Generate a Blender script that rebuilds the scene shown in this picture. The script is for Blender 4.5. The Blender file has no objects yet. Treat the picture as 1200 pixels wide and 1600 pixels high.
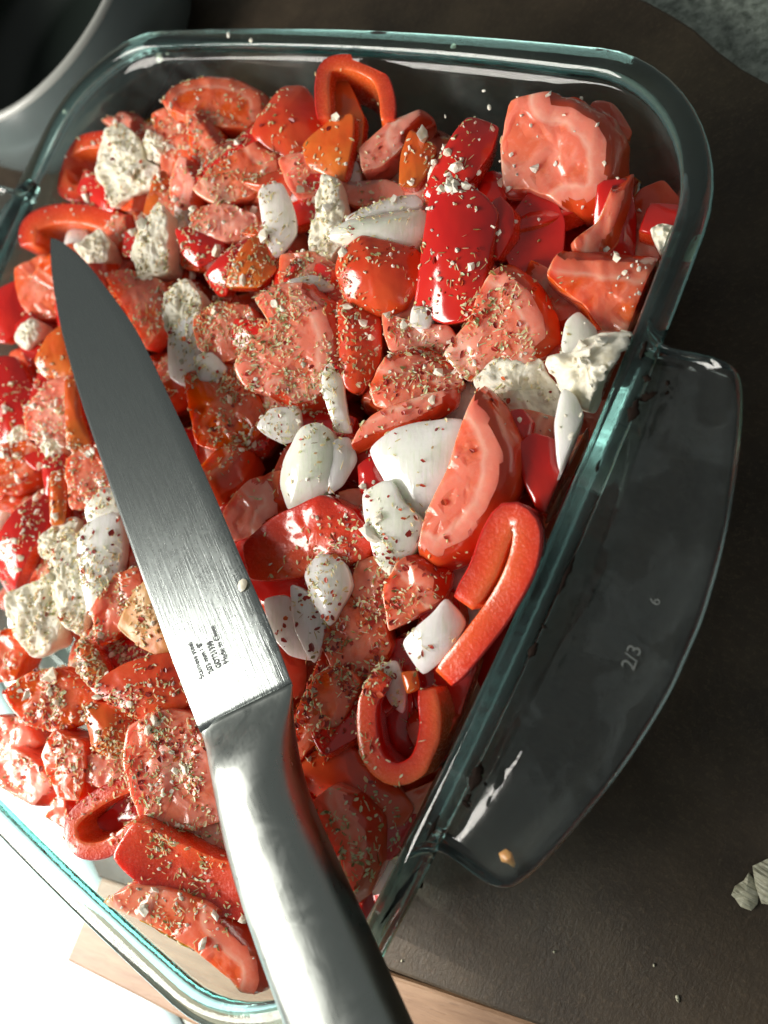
import bpy, bmesh, math, random, bisect
from mathutils import Vector, Matrix, noise
from mathutils.bvhtree import BVHTree

S = 0.01                                   # everything below is written in centimetres
scene = bpy.context.scene
COL = scene.collection
rnd = random.Random(7)

# ------------------------------------------------------------------ camera
FPX = 1194.89                              # focal length in pixels of the 1200 x 1600 photograph
CAM = Vector((17.562, 0.024, 15.808))      # above the right-hand rim; z = 0 is the rim plane of the dish
RT = Vector((0.786389, 0.408145, -0.463692))
DN = Vector((0.345983, -0.912862, -0.216744))
FW = Vector((-0.511750, 0.010016, -0.859076))
UPI = -DN
cam_d = bpy.data.cameras.new("camera")
cam_d.sensor_fit = 'VERTICAL'
cam_d.sensor_height = 36.0
cam_d.lens = FPX / 1600.0 * 36.0
cam_d.clip_start = 0.005
cam_d.clip_end = 50.0
cam_d.dof.use_dof = True
cam_d.dof.focus_distance = 0.19
cam_d.dof.aperture_fstop = 11.0
cam = bpy.data.objects.new("camera", cam_d)
COL.objects.link(cam)
m = Matrix((( RT.x, -DN.x, -FW.x), (RT.y, -DN.y, -FW.y), (RT.z, -DN.z, -FW.z))).to_4x4()
m.translation = CAM * S
cam.matrix_world = m
scene.camera = cam

# ------------------------------------------------------------------ light
world = bpy.data.worlds.new("World")
scene.world = world
world.use_nodes = True
bg = world.node_tree.nodes["Background"]
bg.inputs[0].default_value = (0.82, 0.86, 0.82, 1)
bg.inputs[1].default_value = 0.22


def aim(o, pos, target):
    d = (Vector(target) - Vector(pos)).normalized()
    o.location = Vector(pos) * S
    o.rotation_euler = d.to_track_quat('-Z', 'Y').to_euler()


la = bpy.data.lights.new("window_light", 'AREA')
la.shape = 'RECTANGLE'
la.size, la.size_y = 0.46, 0.50
la.energy = 13.0
la.color = (1.0, 0.95, 0.87)
lo = bpy.data.objects.new("window_light", la)
COL.objects.link(lo)
aim(lo, (-40, -47, 42), (2, -3, -2))

ls = bpy.data.lights.new("sun_beam", 'SPOT')
ls.energy = 250.0
ls.color = (1.0, 0.95, 0.86)
ls.spot_size = math.radians(8.2)
ls.spot_blend = 0.35
ls.shadow_soft_size = 0.012
so = bpy.data.objects.new("sun_beam", ls)
COL.objects.link(so)
aim(so, (-116, -56, 82), (-2.0, -19.0, -6))

scene.view_settings.view_transform = 'Standard'
scene.view_settings.look = 'None'
scene.view_settings.gamma = 1.0
scene.view_settings.use_curve_mapping = False
scene.view_settings.exposure = 0.0
scene.render.engine = 'CYCLES'
cy = scene.cycles
cy.use_denoising = True
cy.max_bounces = 10
cy.transmission_bounces = 9
cy.use_adaptive_sampling = True
cy.adaptive_threshold = 0.03
cy.glossy_bounces = 6
cy.diffuse_bounces = 4
cy.transparent_max_bounces = 16
cy.sample_clamp_indirect = 4.0
cy.sample_clamp_direct = 0.0
cy.blur_glossy = 0.5


# ------------------------------------------------------------------ camera geometry used for authoring
def ray(u, v):
    return RT * ((u - 600) / FPX) + DN * ((v - 800) / FPX) + FW


def unp(u, v, z):
    d = ray(u, v)
    return CAM + d * ((z - CAM.z) / d.z)


def prj(p):
    q = p - CAM
    w = q.dot(FW)
    return 600 + FPX * q.dot(RT) / w, 800 + FPX * q.dot(DN) / w


def pxcm(p):
    return FPX / (p - CAM).dot(FW)


# ------------------------------------------------------------------ materials
class NT:
    def __init__(self, name):
        self.m = bpy.data.materials.new(name)
        self.m.use_nodes = True
        self.t = self.m.node_tree
        self.b = self.t.nodes["Principled BSDF"]
        self.out = self.t.nodes["Material Output"]

    def n(self, typ, **kw):
        x = self.t.nodes.new(typ)
        for k, v in kw.items():
            if isinstance(k, str) and hasattr(x, k):
                setattr(x, k, v)
        return x

    def l(self, a, b):
        self.t.links.new(a, b)

    def set(self, **kw):
        for k, v in kw.items():
            i = self.b.inputs[k.replace('_', ' ')]
            i.default_value = v
        return self

    def coord(self, kind='Object', scale=(1, 1, 1)):
        c = self.n('ShaderNodeTexCoord')
        mp = self.n('ShaderNodeMapping')
        mp.inputs['Scale'].default_value = scale
        self.l(c.outputs[kind], mp.inputs[0])
        return mp.outputs[0]

    def noise(self, vec, scale, detail=4, rough=.55, dist=0):
        x = self.n('ShaderNodeTexNoise')
        x.inputs['Scale'].default_value = scale
        x.inputs['Detail'].default_value = detail
        x.inputs['Roughness'].default_value = rough
        x.inputs['Distortion'].default_value = dist
        if vec is not None:
            self.l(vec, x.inputs['Vector'])
        return x.outputs['Fac']

    def ramp(self, fac, stops):
        r = self.n('ShaderNodeValToRGB')
        el = r.color_ramp.elements
        while len(el) < len(stops):
            el.new(0.5)
        for e, (p, c) in zip(el, stops):
            e.position = p
            e.color = c if len(c) == 4 else (*c, 1)
        self.l(fac, r.inputs[0])
        return r.outputs[0]

    def mix(self, fac, a, b, mode='MIX'):
        x = self.n('ShaderNodeMix')
        x.data_type = 'RGBA'
        x.blend_type = mode
        for i, v in ((0, fac), (6, a), (7, b)):
            if hasattr(v, 'links') or hasattr(v, 'is_linked'):
                self.l(v, x.inputs[i])
            else:
                x.inputs[i].default_value = v if i == 0 or len(v) == 4 else (*v, 1)
        return x.outputs[2]

    def math(self, op, a, b=None):
        x = self.n('ShaderNodeMath')
        x.operation = op
        for i, v in ((0, a), (1, b)):
            if v is None:
                continue
            if hasattr(v, 'is_linked'):
                self.l(v, x.inputs[i])
            else:
                x.inputs[i].default_value = v
        return x.outputs[0]

    def bump(self, h, strength=.3, dist=.0005, prev=None):
        x = self.n('ShaderNodeBump')
        x.inputs['Strength'].default_value = strength
        x.inputs['Distance'].default_value = dist
        self.l(h, x.inputs['Height'])
        if prev is not None:
            self.l(prev, x.inputs['Normal'])
        return x.outputs[0]

    def base(self, c):
        self.l(c, self.b.inputs['Base Color'])

    def normal(self, nn):
        self.l(nn, self.b.inputs['Normal'])

    def rough(self, r):
        self.l(r, self.b.inputs['Roughness'])

    def rand(self):
        return self.n('ShaderNodeObjectInfo').outputs['Random']

    def attr(self, name):
        a = self.n('ShaderNodeAttribute')
        a.attribute_name = name
        return a.outputs['Fac']


def food(name, rough, sss, radius, scale=.004, spec=.5, coat=.0):
    k = NT(name)
    k.set(Roughness=rough, Subsurface_Weight=sss, Subsurface_Scale=scale, Coat_Weight=coat, Coat_Roughness=.06)
    k.b.inputs['Subsurface Radius'].default_value = radius
    k.b.inputs['Specular IOR Level'].default_value = spec
    return k


M = {}
# tomato flesh: red towards the skin, paler towards the core, gel pockets between
k = food("tomato_flesh", .22, .75, (1.0, .36, .2), .007, .5, .7)
v = k.coord('Object')
big = k.noise(v, 75, 3, .6, .6)
fib = k.noise(v, 420, 4, .6)
sk = k.attr('sk')
wob = k.math('ADD', sk, k.math('MULTIPLY', k.math('SUBTRACT', big, .5), .22))
c1 = k.ramp(wob, [(0.0, (.62, .030, .010)), (.05, (.76, .10, .05)), (.13, (.82, .20, .135)), (.24, (.85, .27, .19)), (.29, (.88, .42, .32)), (.34, (.82, .20, .125)), (.7, (.85, .26, .175)), (1, (.90, .52, .41))])
vo = k.n('ShaderNodeTexVoronoi')
vo.feature = 'DISTANCE_TO_EDGE'
vo.inputs['Scale'].default_value = 95
vd = k.n('ShaderNodeVectorMath')
vd.operation = 'ADD'
nz = k.n('ShaderNodeTexNoise')
nz.inputs['Scale'].default_value = 90
k.l(v, nz.inputs['Vector'])
sc = k.n('ShaderNodeVectorMath')
sc.operation = 'SCALE'
sc.inputs['Scale'].default_value = .006
k.l(nz.outputs['Color'], sc.inputs[0])
k.l(v, vd.inputs[0])
k.l(sc.outputs[0], vd.inputs[1])
k.l(vd.outputs[0], vo.inputs['Vector'])
cellm = k.ramp(vo.outputs['Distance'], [(.06, (0, 0, 0)), (.16, (1, 1, 1))])
inner = k.ramp(sk, [(.26, (0, 0, 0)), (.38, (1, 1, 1))])
pock = k.math('MULTIPLY', k.math('MULTIPLY', cellm, inner), k.ramp(big, [(.40, (0, 0, 0)), (.56, (1, 1, 1))]))
c2 = k.mix(k.math('MULTIPLY', pock, .6), c1, (.72, .12, .03))
c3 = k.mix(k.math('MULTIPLY', k.ramp(fib, [(.50, (0, 0, 0)), (.75, (1, 1, 1))]), .30), c2, (.90, .50, .39))
hs = k.n('ShaderNodeHueSaturation')
rnd_ = k.rand()
k.l(k.math('SUBTRACT', 1.10, k.math('MULTIPLY', rnd_, .22)), hs.inputs['Value'])
k.l(k.math('ADD', k.math('MULTIPLY', rnd_, .28), .92), hs.inputs['Saturation'])
k.l(c3, hs.inputs['Color'])
k.base(hs.outputs[0])
k.rough(k.ramp(pock, [(0, (.24,) * 3), (1, (.08,) * 3)]))
k.normal(k.bump(k.noise(v, 300, 2), .16, .0008, k.bump(fib, .28, .0004, k.bump(k.math('SUBTRACT', 1.0, pock), .5, .0010))))
M['tf'] = k.m
# tomato skin
k = food("tomato_skin", .20, .5, (1.0, .2, .08), .004, .5, .5)
v = k.coord('Object')
big = k.noise(v, 60, 3)
k.base(k.mix(k.ramp(big, [(.3, (0, 0, 0)), (.75, (1, 1, 1))]), k.mix(k.rand(), (.56, .020, .008), (.62, .042, .010)), (.68, .10, .022)))
k.normal(k.bump(k.noise(v, 700, 3), .25, .0002, k.bump(k.noise(v, 140, 3), .25, .0008)))
M['ts'] = k.m
# orange tomato / pepper inside
k = food("pepper_flesh", .2, .6, (1.0, .3, .12), .006, .5, .8)
v = k.coord('Object')
big = k.noise(v, 90, 4)
cell = k.noise(v, 1300, 3, .6)
sk = k.attr('sk')
c1 = k.ramp(sk, [(0, (.56, .014, .006)), (.14, (.70, .036, .010)), (.5, (.77, .078, .018)), (1, (.82, .15, .035))])
k.base(k.mix(k.math('MULTIPLY', k.ramp(big, [(.4, (0, 0, 0)), (.7, (1, 1, 1))]), .5), c1, (.52, .05, .02)))
k.rough(k.ramp(cell, [(.35, (.34,) * 3), (.65, (.14,) * 3)]))
k.normal(k.bump(cell, .38, .0004, k.bump(big, .3, .0008)))
M['pf'] = k.m
# pepper skin
k = food("pepper_skin", .13, .18, (1.0, .12, .05), .003, .5, .7)
v = k.coord('Object')
big = k.noise(v, 45, 2)
k.base(k.mix(k.ramp(big, [(.3, (0, 0, 0)), (.8, (1, 1, 1))]), k.mix(k.rand(), (.44, .004, .006), (.55, .010, .007)), (.62, .022, .010)))
k.normal(k.bump(k.noise(v, 120, 2), .18, .0010))
M['ps'] = k.m
# orange pepper skin
k = food("orange_skin", .2, .3, (1.0, .3, .08), .004, .5, .5)
v = k.coord('Object')
big = k.noise(v, 60, 3)
k.base(k.mix(k.ramp(big, [(.35, (0, 0, 0)), (.7, (1, 1, 1))]), (.60, .075, .008), (.66, .17, .02)))
k.normal(k.bump(k.noise(v, 160, 3), .25, .0008))
M['po'] = k.m
# pale yellow pepper rib
k = food("yellow_rib", .35, .35, (1.0, .6, .3), .004)
v = k.coord('Object')
big = k.noise(v, 70, 3)
k.base(k.ramp(big, [(.35, (.66, .42, .20)), (.55, (.66, .30, .08)), (.72, (.60, .14, .03))]))
k.normal(k.bump(k.noise(v, 500, 3), .3, .0004))
M['py'] = k.m
# onion
k = food("onion", .16, .85, (.9, 1.0, .85), .009, .5, .6)
v = k.coord('Object', (1, .12, 1))
lines = k.noise(v, 900, 2)
v2 = k.coord('Object')
oc = k.mix(k.rand(), k.ramp(k.noise(v2, 90, 3), [(.3, (.80, .82, .75)), (.7, (.88, .89, .86))]), k.ramp(k.noise(v2, 90, 3), [(.3, (.72, .77, .60)), (.7, (.87, .88, .80))]))
k.base(k.mix(k.math('MULTIPLY', k.ramp(lines, [(.5, (0, 0, 0)), (.62, (1, 1, 1))]), .35), oc, (.66, .72, .56)))
k.normal(k.bump(lines, .35, .00035, k.bump(k.noise(v2, 900, 2), .22, .0003)))
M['on'] = k.m
# feta
k = food("feta", .62, .3, (1.0, .95, .8), .003, .35)
v = k.coord('Object')
k.base(k.ramp(k.noise(v, 150, 4), [(.3, (.82, .75, .56)), (.55, (.88, .84, .70)), (.8, (.91, .89, .80))]))
k.normal(k.bump(k.noise(v, 500, 5, .65), .5, .0008))
M['fe'] = k.m
# dried herbs
k = NT("dried_leaf")
isl = k.n('ShaderNodeNewGeometry').outputs['Random Per Island']
k.base(k.ramp(isl, [(0, (.13, .14, .04)), (.14, (.26, .25, .09)), (.28, (.55, .48, .24)), (.65, (.76, .66, .40)), (1, (.86, .76, .52))]))
k.set(Roughness=.4, Subsurface_Weight=.5, Subsurface_Scale=.002)
M['herb'] = k.m
k = NT("chili")
isl = k.n('ShaderNodeNewGeometry').outputs['Random Per Island']
k.base(k.ramp(isl, [(0, (.16, .010, .007)), (.4, (.32, .018, .010)), (.8, (.48, .05, .014)), (1, (.62, .13, .02))]))
k.set(Roughness=.32)
M['chili'] = k.m
# juice at the bottom of the dish
k = NT("juice")
k.base(k.ramp(k.noise(k.coord('Object'), 40, 4), [(.3, (.22, .014, .008)), (.7, (.38, .05, .02))]))
k.set(Roughness=.08)
M['juice'] = k.m


# thin walls of the dish: clear glass with surface reflection
def wall_glass():
    k = NT("dish_wall_glass")
    tr = k.n('ShaderNodeBsdfTransparent')
    tr.inputs[0].default_value = (.90, .965, .955, 1)
    gl = k.n('ShaderNodeBsdfGlossy')
    film = k.n('ShaderNodeBsdfDiffuse')
    film.inputs[0].default_value = (.55, .62, .62, 1)
    v = k.coord('Object')
    sm = k.noise(v, 45, 5, .65)
    k.l(k.ramp(sm, [(.4, (.015,) * 3), (.75, (.12,) * 3)]), gl.inputs['Roughness'])
    lw = k.n('ShaderNodeLayerWeight')
    lw.inputs['Blend'].default_value = .5
    fr = k.n('ShaderNodeMath')                # Schlick, the same from both sides of the thin wall
    fr.operation = 'MULTIPLY_ADD'
    k.l(k.math('POWER', lw.outputs['Facing'], 5.0), fr.inputs[0])
    fr.inputs[1].default_value = .90
    fr.inputs[2].default_value = .035
    mx = k.n('ShaderNodeMixShader')
    k.l(fr.outputs[0], mx.inputs[0])
    k.l(tr.outputs[0], mx.inputs[1])
    k.l(gl.outputs[0], mx.inputs[2])
    m2 = k.n('ShaderNodeMixShader')
    k.l(k.ramp(sm, [(.45, (.006,) * 3), (.8, (.05,) * 3)]), m2.inputs[0])
    k.l(mx.outputs[0], m2.inputs[1])
    k.l(film.outputs[0], m2.inputs[2])
    k.l(m2.outputs[0], k.out.inputs['Surface'])
    return k.m


M['wall'] = wall_glass()


def thick_glass(name, density, film_amt):
    k = NT(name)
    k.set(Transmission_Weight=1.0, IOR=1.47)
    k.b.inputs['Base Color'].default_value = (.93, .98, .97, 1)
    v = k.coord('Object')
    a = k.noise(v, 55, 6, .6, .5)
    e = k.noise(v, 700, 3)
    k.rough(k.ramp(a, [(.40, (.02,) * 3), (.52, (.03,) * 3), (.56, (.12,) * 3), (.70, (.08,) * 3)]))
    k.normal(k.bump(e, .08, .0003))
    film = k.n('ShaderNodeBsdfDiffuse')
    film.inputs[0].default_value = (.42, .50, .52, 1)
    mx = k.n('ShaderNodeMixShader')
    edge = k.ramp(a, [(.46, (film_amt * .35,) * 3), (.525, (film_amt * 1.3,) * 3), (.535, (film_amt * .9,) * 3), (.75, (film_amt,) * 3)])
    k.l(edge, mx.inputs[0])
    k.l(k.b.outputs[0], mx.inputs[1])
    k.l(film.outputs[0], mx.inputs[2])
    k.l(mx.outputs[0], k.out.inputs['Surface'])
    ab = k.n('ShaderNodeVolumeAbsorption')
    ab.inputs['Color'].default_value = (.20, .60, .57, 1)
    ab.inputs['Density'].default_value = density
    k.l(ab.outputs[0], k.out.inputs['Volume'])
    return k.m


M['rim'] = thick_glass("dish_rim_glass", 120.0, .012)
M['handle'] = thick_glass("dish_handle_glass", 22.0, .022)

# steel
k = NT("blade_steel")
k.set(Metallic=1.0)
v = k.coord('Object', (6, 90, 1))
grain = k.noise(v, 22, 4, .6)
v2 = k.coord('Object')
smear = k.noise(v2, 170, 7, .7, .4)
sepx = k.n('ShaderNodeSeparateXYZ')
k.l(k.n('ShaderNodeTexCoord').outputs['Object'], sepx.inputs[0])
heel = k.ramp(k.math('MULTIPLY', sepx.outputs[0], 5.0), [(.55, (0, 0, 0)), (.82, (1, 1, 1))])
stain = k.math('MULTIPLY', k.ramp(smear, [(.50, (0, 0, 0)), (.56, (.7,) * 3), (.60, (.15,) * 3), (.75, (.35,) * 3)]), heel)
k.base(k.mix(k.math('MULTIPLY', stain, .18), (.30, .33, .325), (.44, .48, .49)))
k.rough(k.math('ADD', k.math('MULTIPLY', stain, .06), k.math('ADD', k.math('MULTIPLY', grain, .08), .23)))
v3 = k.coord('Object', (1.0, 60, 1))
scr = k.ramp(k.noise(v3, 45, 3, .6), [(.50, (0, 0, 0)), (.70, (1, 1, 1))])
k.normal(k.bump(k.math('MULTIPLY', scr, heel), .22, .0002, k.bump(grain, .16, .0002)))
M['blade'] = k.m
k = NT("handle_steel")
k.set(Metallic=1.0)
v = k.coord('Object', (10, 70, 70))
grain = k.noise(v, 20, 3)
smear = k.noise(k.coord('Object'), 120, 6, .6, .8)
k.base(k.mix(k.ramp(smear, [(.5, (0, 0, 0)), (.6, (.25,) * 3), (.8, (.1,) * 3)]), (.40, .43, .41), (.48, .51, .50)))
k.rough(k.math('ADD', k.math('MULTIPLY', grain, .14), k.ramp(smear, [(.45, (.22,) * 3), (.6, (.29,) * 3)])))
M['hsteel'] = k.m
k = NT("etched_print")
k.set(Roughness=.6, Metallic=.2)
k.b.inputs['Base Color'].default_value = (.13, .14, .145, 1)
M['print'] = k.m
k = NT("glass_emboss")
k.set(Roughness=.2)
k.b.inputs['Base Color'].default_value = (.11, .12, .115, 1)
M['emboss'] = k.m
k = NT("baked_residue")
k.b.inputs['Base Color'].default_value = (.012, .007, .005, 1)
k.set(Roughness=.8)
k.b.inputs['Specular IOR Level'].default_value = .08
M['soot'] = k.m

# dark slab
k = NT("dark_slab")
v = k.coord('Object')
fine = k.noise(v, 900, 4, .7)
mid = k.noise(v, 28, 7, .7)
fibre = k.noise(k.coord('Object', (1, .25, 1)), 1400, 2)
c = k.mix(k.ramp(mid, [(.36, (0, 0, 0)), (.66, (1, 1, 1))]), (.025, .017, .010), (.052, .037, .022))
k.base(k.mix(k.math('MULTIPLY', k.ramp(fine, [(.52, (0, 0, 0)), (.8, (1, 1, 1))]), .45), c, (.12, .085, .052)))
k.rough(k.ramp(k.noise(v, 35, 6, .7), [(.35, (.70,) * 3), (.65, (.46,) * 3)]))
k.b.inputs['Specular IOR Level'].default_value = .35
k.normal(k.bump(fibre, .22, .0003, k.bump(fine, .5, .0003)))
M['slab'] = k.m
# granite
k = NT("granite")
v = k.coord('Object')
vo = k.n('ShaderNodeTexVoronoi')
vo.inputs['Scale'].default_value = 520
k.l(v, vo.inputs['Vector'])
g1 = k.ramp(k.noise(v, 320, 5, .75), [(.35, (.07, .09, .072)), (.52, (.26, .31, .26)), (.72, (.5, .55, .48))])
k.base(k.mix(.35, g1, k.ramp(vo.outputs['Color'], [(.2, (.05, .06, .05)), (.9, (.42, .46, .42))])))
k.set(Roughness=.35)
k.normal(k.bump(k.noise(v, 500, 3), .3, .0004))
M['granite'] = k.m
# wood
k = NT("beech_wood")
v = k.coord('Object', (1, 9, 9))
gr = k.noise(v, 45, 5, .6, .4)
pore = k.noise(k.coord('Object', (6, 60, 60)), 30, 3)
c = k.ramp(gr, [(.3, (.15, .078, .038)), (.55, (.21, .120, .064)), (.75, (.26, .16, .09))])
k.base(k.mix(k.math('MULTIPLY', k.ramp(pore, [(.58, (0, 0, 0)), (.68, (1, 1, 1))]), .6), c, (.12, .06, .03)))
k.set(Roughness=.5)
k.normal(k.bump(pore, .3, .0003))
M['wood'] = k.m
k = NT("white_paper")
k.base(k.ramp(k.noise(k.coord('Object'), 60, 4), [(.3, (.50, .66, .70)), (.7, (.56, .72, .75))]))
k.set(Roughness=.6)
M['paper'] = k.m
k = NT("bowl_glaze")
k.base(k.ramp(k.noise(k.coord('Object'), 25, 3), [(.3, (.085, .105, .105)), (.7, (.10, .125, .125))]))
k.set(Roughness=.25)
M['bowl'] = k.m
k = NT("bowl_rim")
k.b.inputs['Base Color'].default_value = (.34, .35, .33, 1)
k.set(Roughness=.3)
M['bowlrim'] = k.m
k = NT("bowl_inside")
k.b.inputs['Base Color'].default_value = (.010, .016, .013, 1)
k.set(Roughness=.35)
M['bowlin'] = k.m
k = NT("dry_onion_skin")
v = k.coord('Object', (1, 14, 1))
k.base(k.ramp(k.noise(v, 60, 4), [(.3, (.40, .38, .26)), (.6, (.56, .55, .42)), (.8, (.66, .66, .55))]))
k.set(Roughness=.4)
k.normal(k.bump(k.noise(v, 90, 3), .9, .0010))
M['skinny'] = k.m


# ------------------------------------------------------------------ object helpers
def link(o, parent=None):
    COL.objects.link(o)
    if parent is not None:
        o.parent = parent
    return o


def tag(o, label=None, cat=None, group=None, kind=None):
    if label: o['label'] = label
    if cat: o['category'] = cat
    if group: o['group'] = group
    if kind: o['kind'] = kind
    return o


def mesh(name, verts, faces, mat, parent=None, smooth=True, attr=None, scale=S):
    me = bpy.data.meshes.new(name)
    me.from_pydata([(a[0] * scale, a[1] * scale, a[2] * scale) for a in verts], [], faces)
    if smooth:
        me.polygons.foreach_set('use_smooth', [True] * len(me.polygons))
    if attr is not None:
        a = me.attributes.new('sk', 'FLOAT', 'POINT')
        a.data.foreach_set('value', attr)
    me.materials.append(mat)
    me.update()
    return link(bpy.data.objects.new(name, me), parent)


def fix_normals(o):
    b = bmesh.new()
    b.from_mesh(o.data)
    bmesh.ops.recalc_face_normals(b, faces=b.faces)
    b.to_mesh(o.data)
    b.free()


def empty(name, loc, rot=None):
    o = bpy.data.objects.new(name, None)
    o.empty_display_size = .01
    mw = rot.to_4x4() if rot is not None else Matrix.Identity(4)
    mw.translation = Vector(loc) * S
    o.matrix_world = mw
    return link(o)


def grid_faces(loops, close_u=True):
    """faces between successive loops of equal index lists"""
    f = []
    for a, b in zip(loops[:-1], loops[1:]):
        n = len(a)
        for i in range(n if close_u else n - 1):
            j = (i + 1) % n
            f.append((a[i], a[j], b[j], b[i]))
    return f


# ------------------------------------------------------------------ the dish
DL, DW, DR, DS = 23.79, 24.0, 3.53, .565
ZT = -5.6                                   # top of the dark slab


def rim_path(o, n=12, z=0.0):
    """rounded rectangle with slightly bulging sides, offset o outwards from the rim's centre line"""
    L, W, R = DL + 2 * o, DW + 2 * o, max(.4, DR + o)
    p = []
    for cx, cyy, a0 in ((L / 2 - R, W / 2 - R, 0), (-L / 2 + R, W / 2 - R, 90), (-L / 2 + R, -W / 2 + R, 180), (L / 2 - R, -W / 2 + R, 270)):
        for i in range(n + 1):
            t = math.radians(a0 + 90 * i / n)
            p.append((cx + R * math.cos(t), cyy + R * math.sin(t)))
    q = []
    for i in range(len(p)):
        a, b = p[i], p[(i + 1) % len(p)]
        d = math.hypot(b[0] - a[0], b[1] - a[1])
        mm = 12 if d > 4 else 1
        for k2 in range(mm):
            q.append((a[0] + (b[0] - a[0]) * k2 / mm, a[1] + (b[1] - a[1]) * k2 / mm))
    r = []
    for x, y in q:
        bx = DS * (1 - min(1, abs(y) / (W / 2)) ** 2) * min(1, max(0, (abs(x) - (L / 2 - R)) / R))
        by = DS * (1 - min(1, abs(x) / (L / 2)) ** 2) * min(1, max(0, (abs(y) - (W / 2 - R)) / R))
        r.append((x + math.copysign(bx, x), y + math.copysign(by, y), z))
    return r


def sweep(profile, close):
    vs, loops = [], []
    for o, z in profile:
        lp = rim_path(o, 12, z)
        loops.append(list(range(len(vs), len(vs) + len(lp))))
        vs += lp
    fs = grid_faces(loops + ([loops[0]] if close else []))
    return vs, fs, loops


dish = tag(empty("glass_baking_dish", (0, 0, ZT)), "clear greenish glass baking dish with wide side handles, full of chopped vegetables", "baking dish")
off = -ZT


def up(vs):
    return [(a[0], a[1], a[2] + off) for a in vs]


prof = [(-6, ZT + .22), (-2.4, ZT + .22), (-2.1, ZT + .02), (-1.75, ZT + .02), (-1.35, ZT + .18), (-1.05, ZT + .55), (-.88, ZT + 1.1), (-.22, -.62), (-.14, -.48),
        (-.30, -.48), (-.38, -1.0), (-1.25, ZT + 1.3), (-1.55, ZT + .85), (-2.0, ZT + .6), (-6, ZT + .58)]
vs, fs, loops = sweep(prof, False)
fs.append(tuple(reversed(loops[0])))
fs.append(tuple(loops[-1]))
o = mesh("dish_body", up(vs), fs, M['wall'], dish)
fix_normals(o)
rp = []
for i in range(20):                          # rim bead: flattened round section
    t = 2 * math.pi * i / 20
    rp.append((.33 * math.copysign(abs(math.cos(t)) ** .8, math.cos(t)) - .02, -.20 + .27 * math.copysign(abs(math.sin(t)) ** .85, math.sin(t))))
vs, fs, loops = sweep(rp, True)
o = mesh("rim", up(vs), fs, M['rim'], dish)
fix_normals(o)


TENS = .16


def smooth_closed(pts, n, tens=None):
    """closed Catmull-Rom through pts; returns n points evenly spaced and their index parameter"""
    k2 = len(pts)
    raw = []
    for i in range(k2):
        p0, p1, p2, p3 = (Vector(pts[(i + j) % k2]) for j in (-1, 0, 1, 2))
        for s in range(12):
            t = s / 12
            a = tens or TENS
            m1, m2 = (p2 - p0) * a, (p3 - p1) * a
            t2, t3 = t * t, t * t * t
            raw.append((p1 * (2 * t3 - 3 * t2 + 1) + m1 * (t3 - 2 * t2 + t) + p2 * (-2 * t3 + 3 * t2) + m2 * (t3 - t2), i + t))
    d = [0]
    for i in range(len(raw)):
        d.append(d[-1] + (raw[(i + 1) % len(raw)][0] - raw[i][0]).length)
    out, par, j = [], [], 0
    for i in range(n):
        w = d[-1] * i / n
        while d[j + 1] < w:
            j += 1
        f = (w - d[j]) / max(1e-9, d[j + 1] - d[j])
        a, b = raw[j % len(raw)], raw[(j + 1) % len(raw)]
        out.append(a[0].lerp(b[0], f))
        par.append(a[1] + f / 12)
    return out, par


def smooth_open(pts, n):
    pts = [Vector(p) for p in pts]
    ext = [pts[0] * 2 - pts[1]] + pts + [pts[-1] * 2 - pts[-2]]
    raw = []
    for i in range(1, len(ext) - 2):
        p0, p1, p2, p3 = ext[i - 1:i + 3]
        for s in range(12):
            t = s / 12
            m1, m2 = (p2 - p0) * .5, (p3 - p1) * .5
            t2, t3 = t * t, t * t * t
            raw.append(p1 * (2 * t3 - 3 * t2 + 1) + m1 * (t3 - 2 * t2 + t) + p2 * (-2 * t3 + 3 * t2) + m2 * (t3 - t2))
    raw.append(pts[-1])
    d = [0]
    for a, b in zip(raw[:-1], raw[1:]):
        d.append(d[-1] + (b - a).length)
    out, j = [], 0
    for i in range(n):
        w = d[-1] * i / (n - 1)
        while j < len(raw) - 2 and d[j + 1] < w:
            j += 1
        out.append(raw[j].lerp(raw[j + 1], (w - d[j]) / max(1e-9, d[j + 1] - d[j])))
    return out


def inset(pts, d):
    n = len(pts)
    out = []
    for i in range(n):
        a, b = pts[i - 1], pts[(i + 1) % n]
        t = (b - a).normalized()
        nn = Vector((-t.y, t.x, 0))
        out.append(pts[i] + nn * d)
    return out


# handles: a flange with a thicker border, one on each side
hp = [(12.20, -6.35, 0), (12.45, -6.02, 0), (12.9, -5.85, 0), (13.6, -5.86, 0), (14.12, -5.80, 0), (14.46, -5.45, 0), (14.85, -4.4, 0), (15.30, -2.6, 0), (15.53, -1.0, 0), (15.56, 0, 0)]
hp = hp + [(x, -y, 0) for x, y, _ in hp[-2::-1]]
ol = smooth_open(hp, 150)
sp0 = [Vector((12.22, max(-5.5, min(5.5, p.y * .97)), 0)) for p in ol]


def hring(d, z):
    q = []
    for p, c in zip(ol, sp0):
        L = (c - p).length
        dd = d if L > 1.4 else d * L / 1.4
        r_ = p + (c - p) * (dd / L if d < 50 else 1)
        q.append((r_.x, r_.y, z))
    return q


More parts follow.
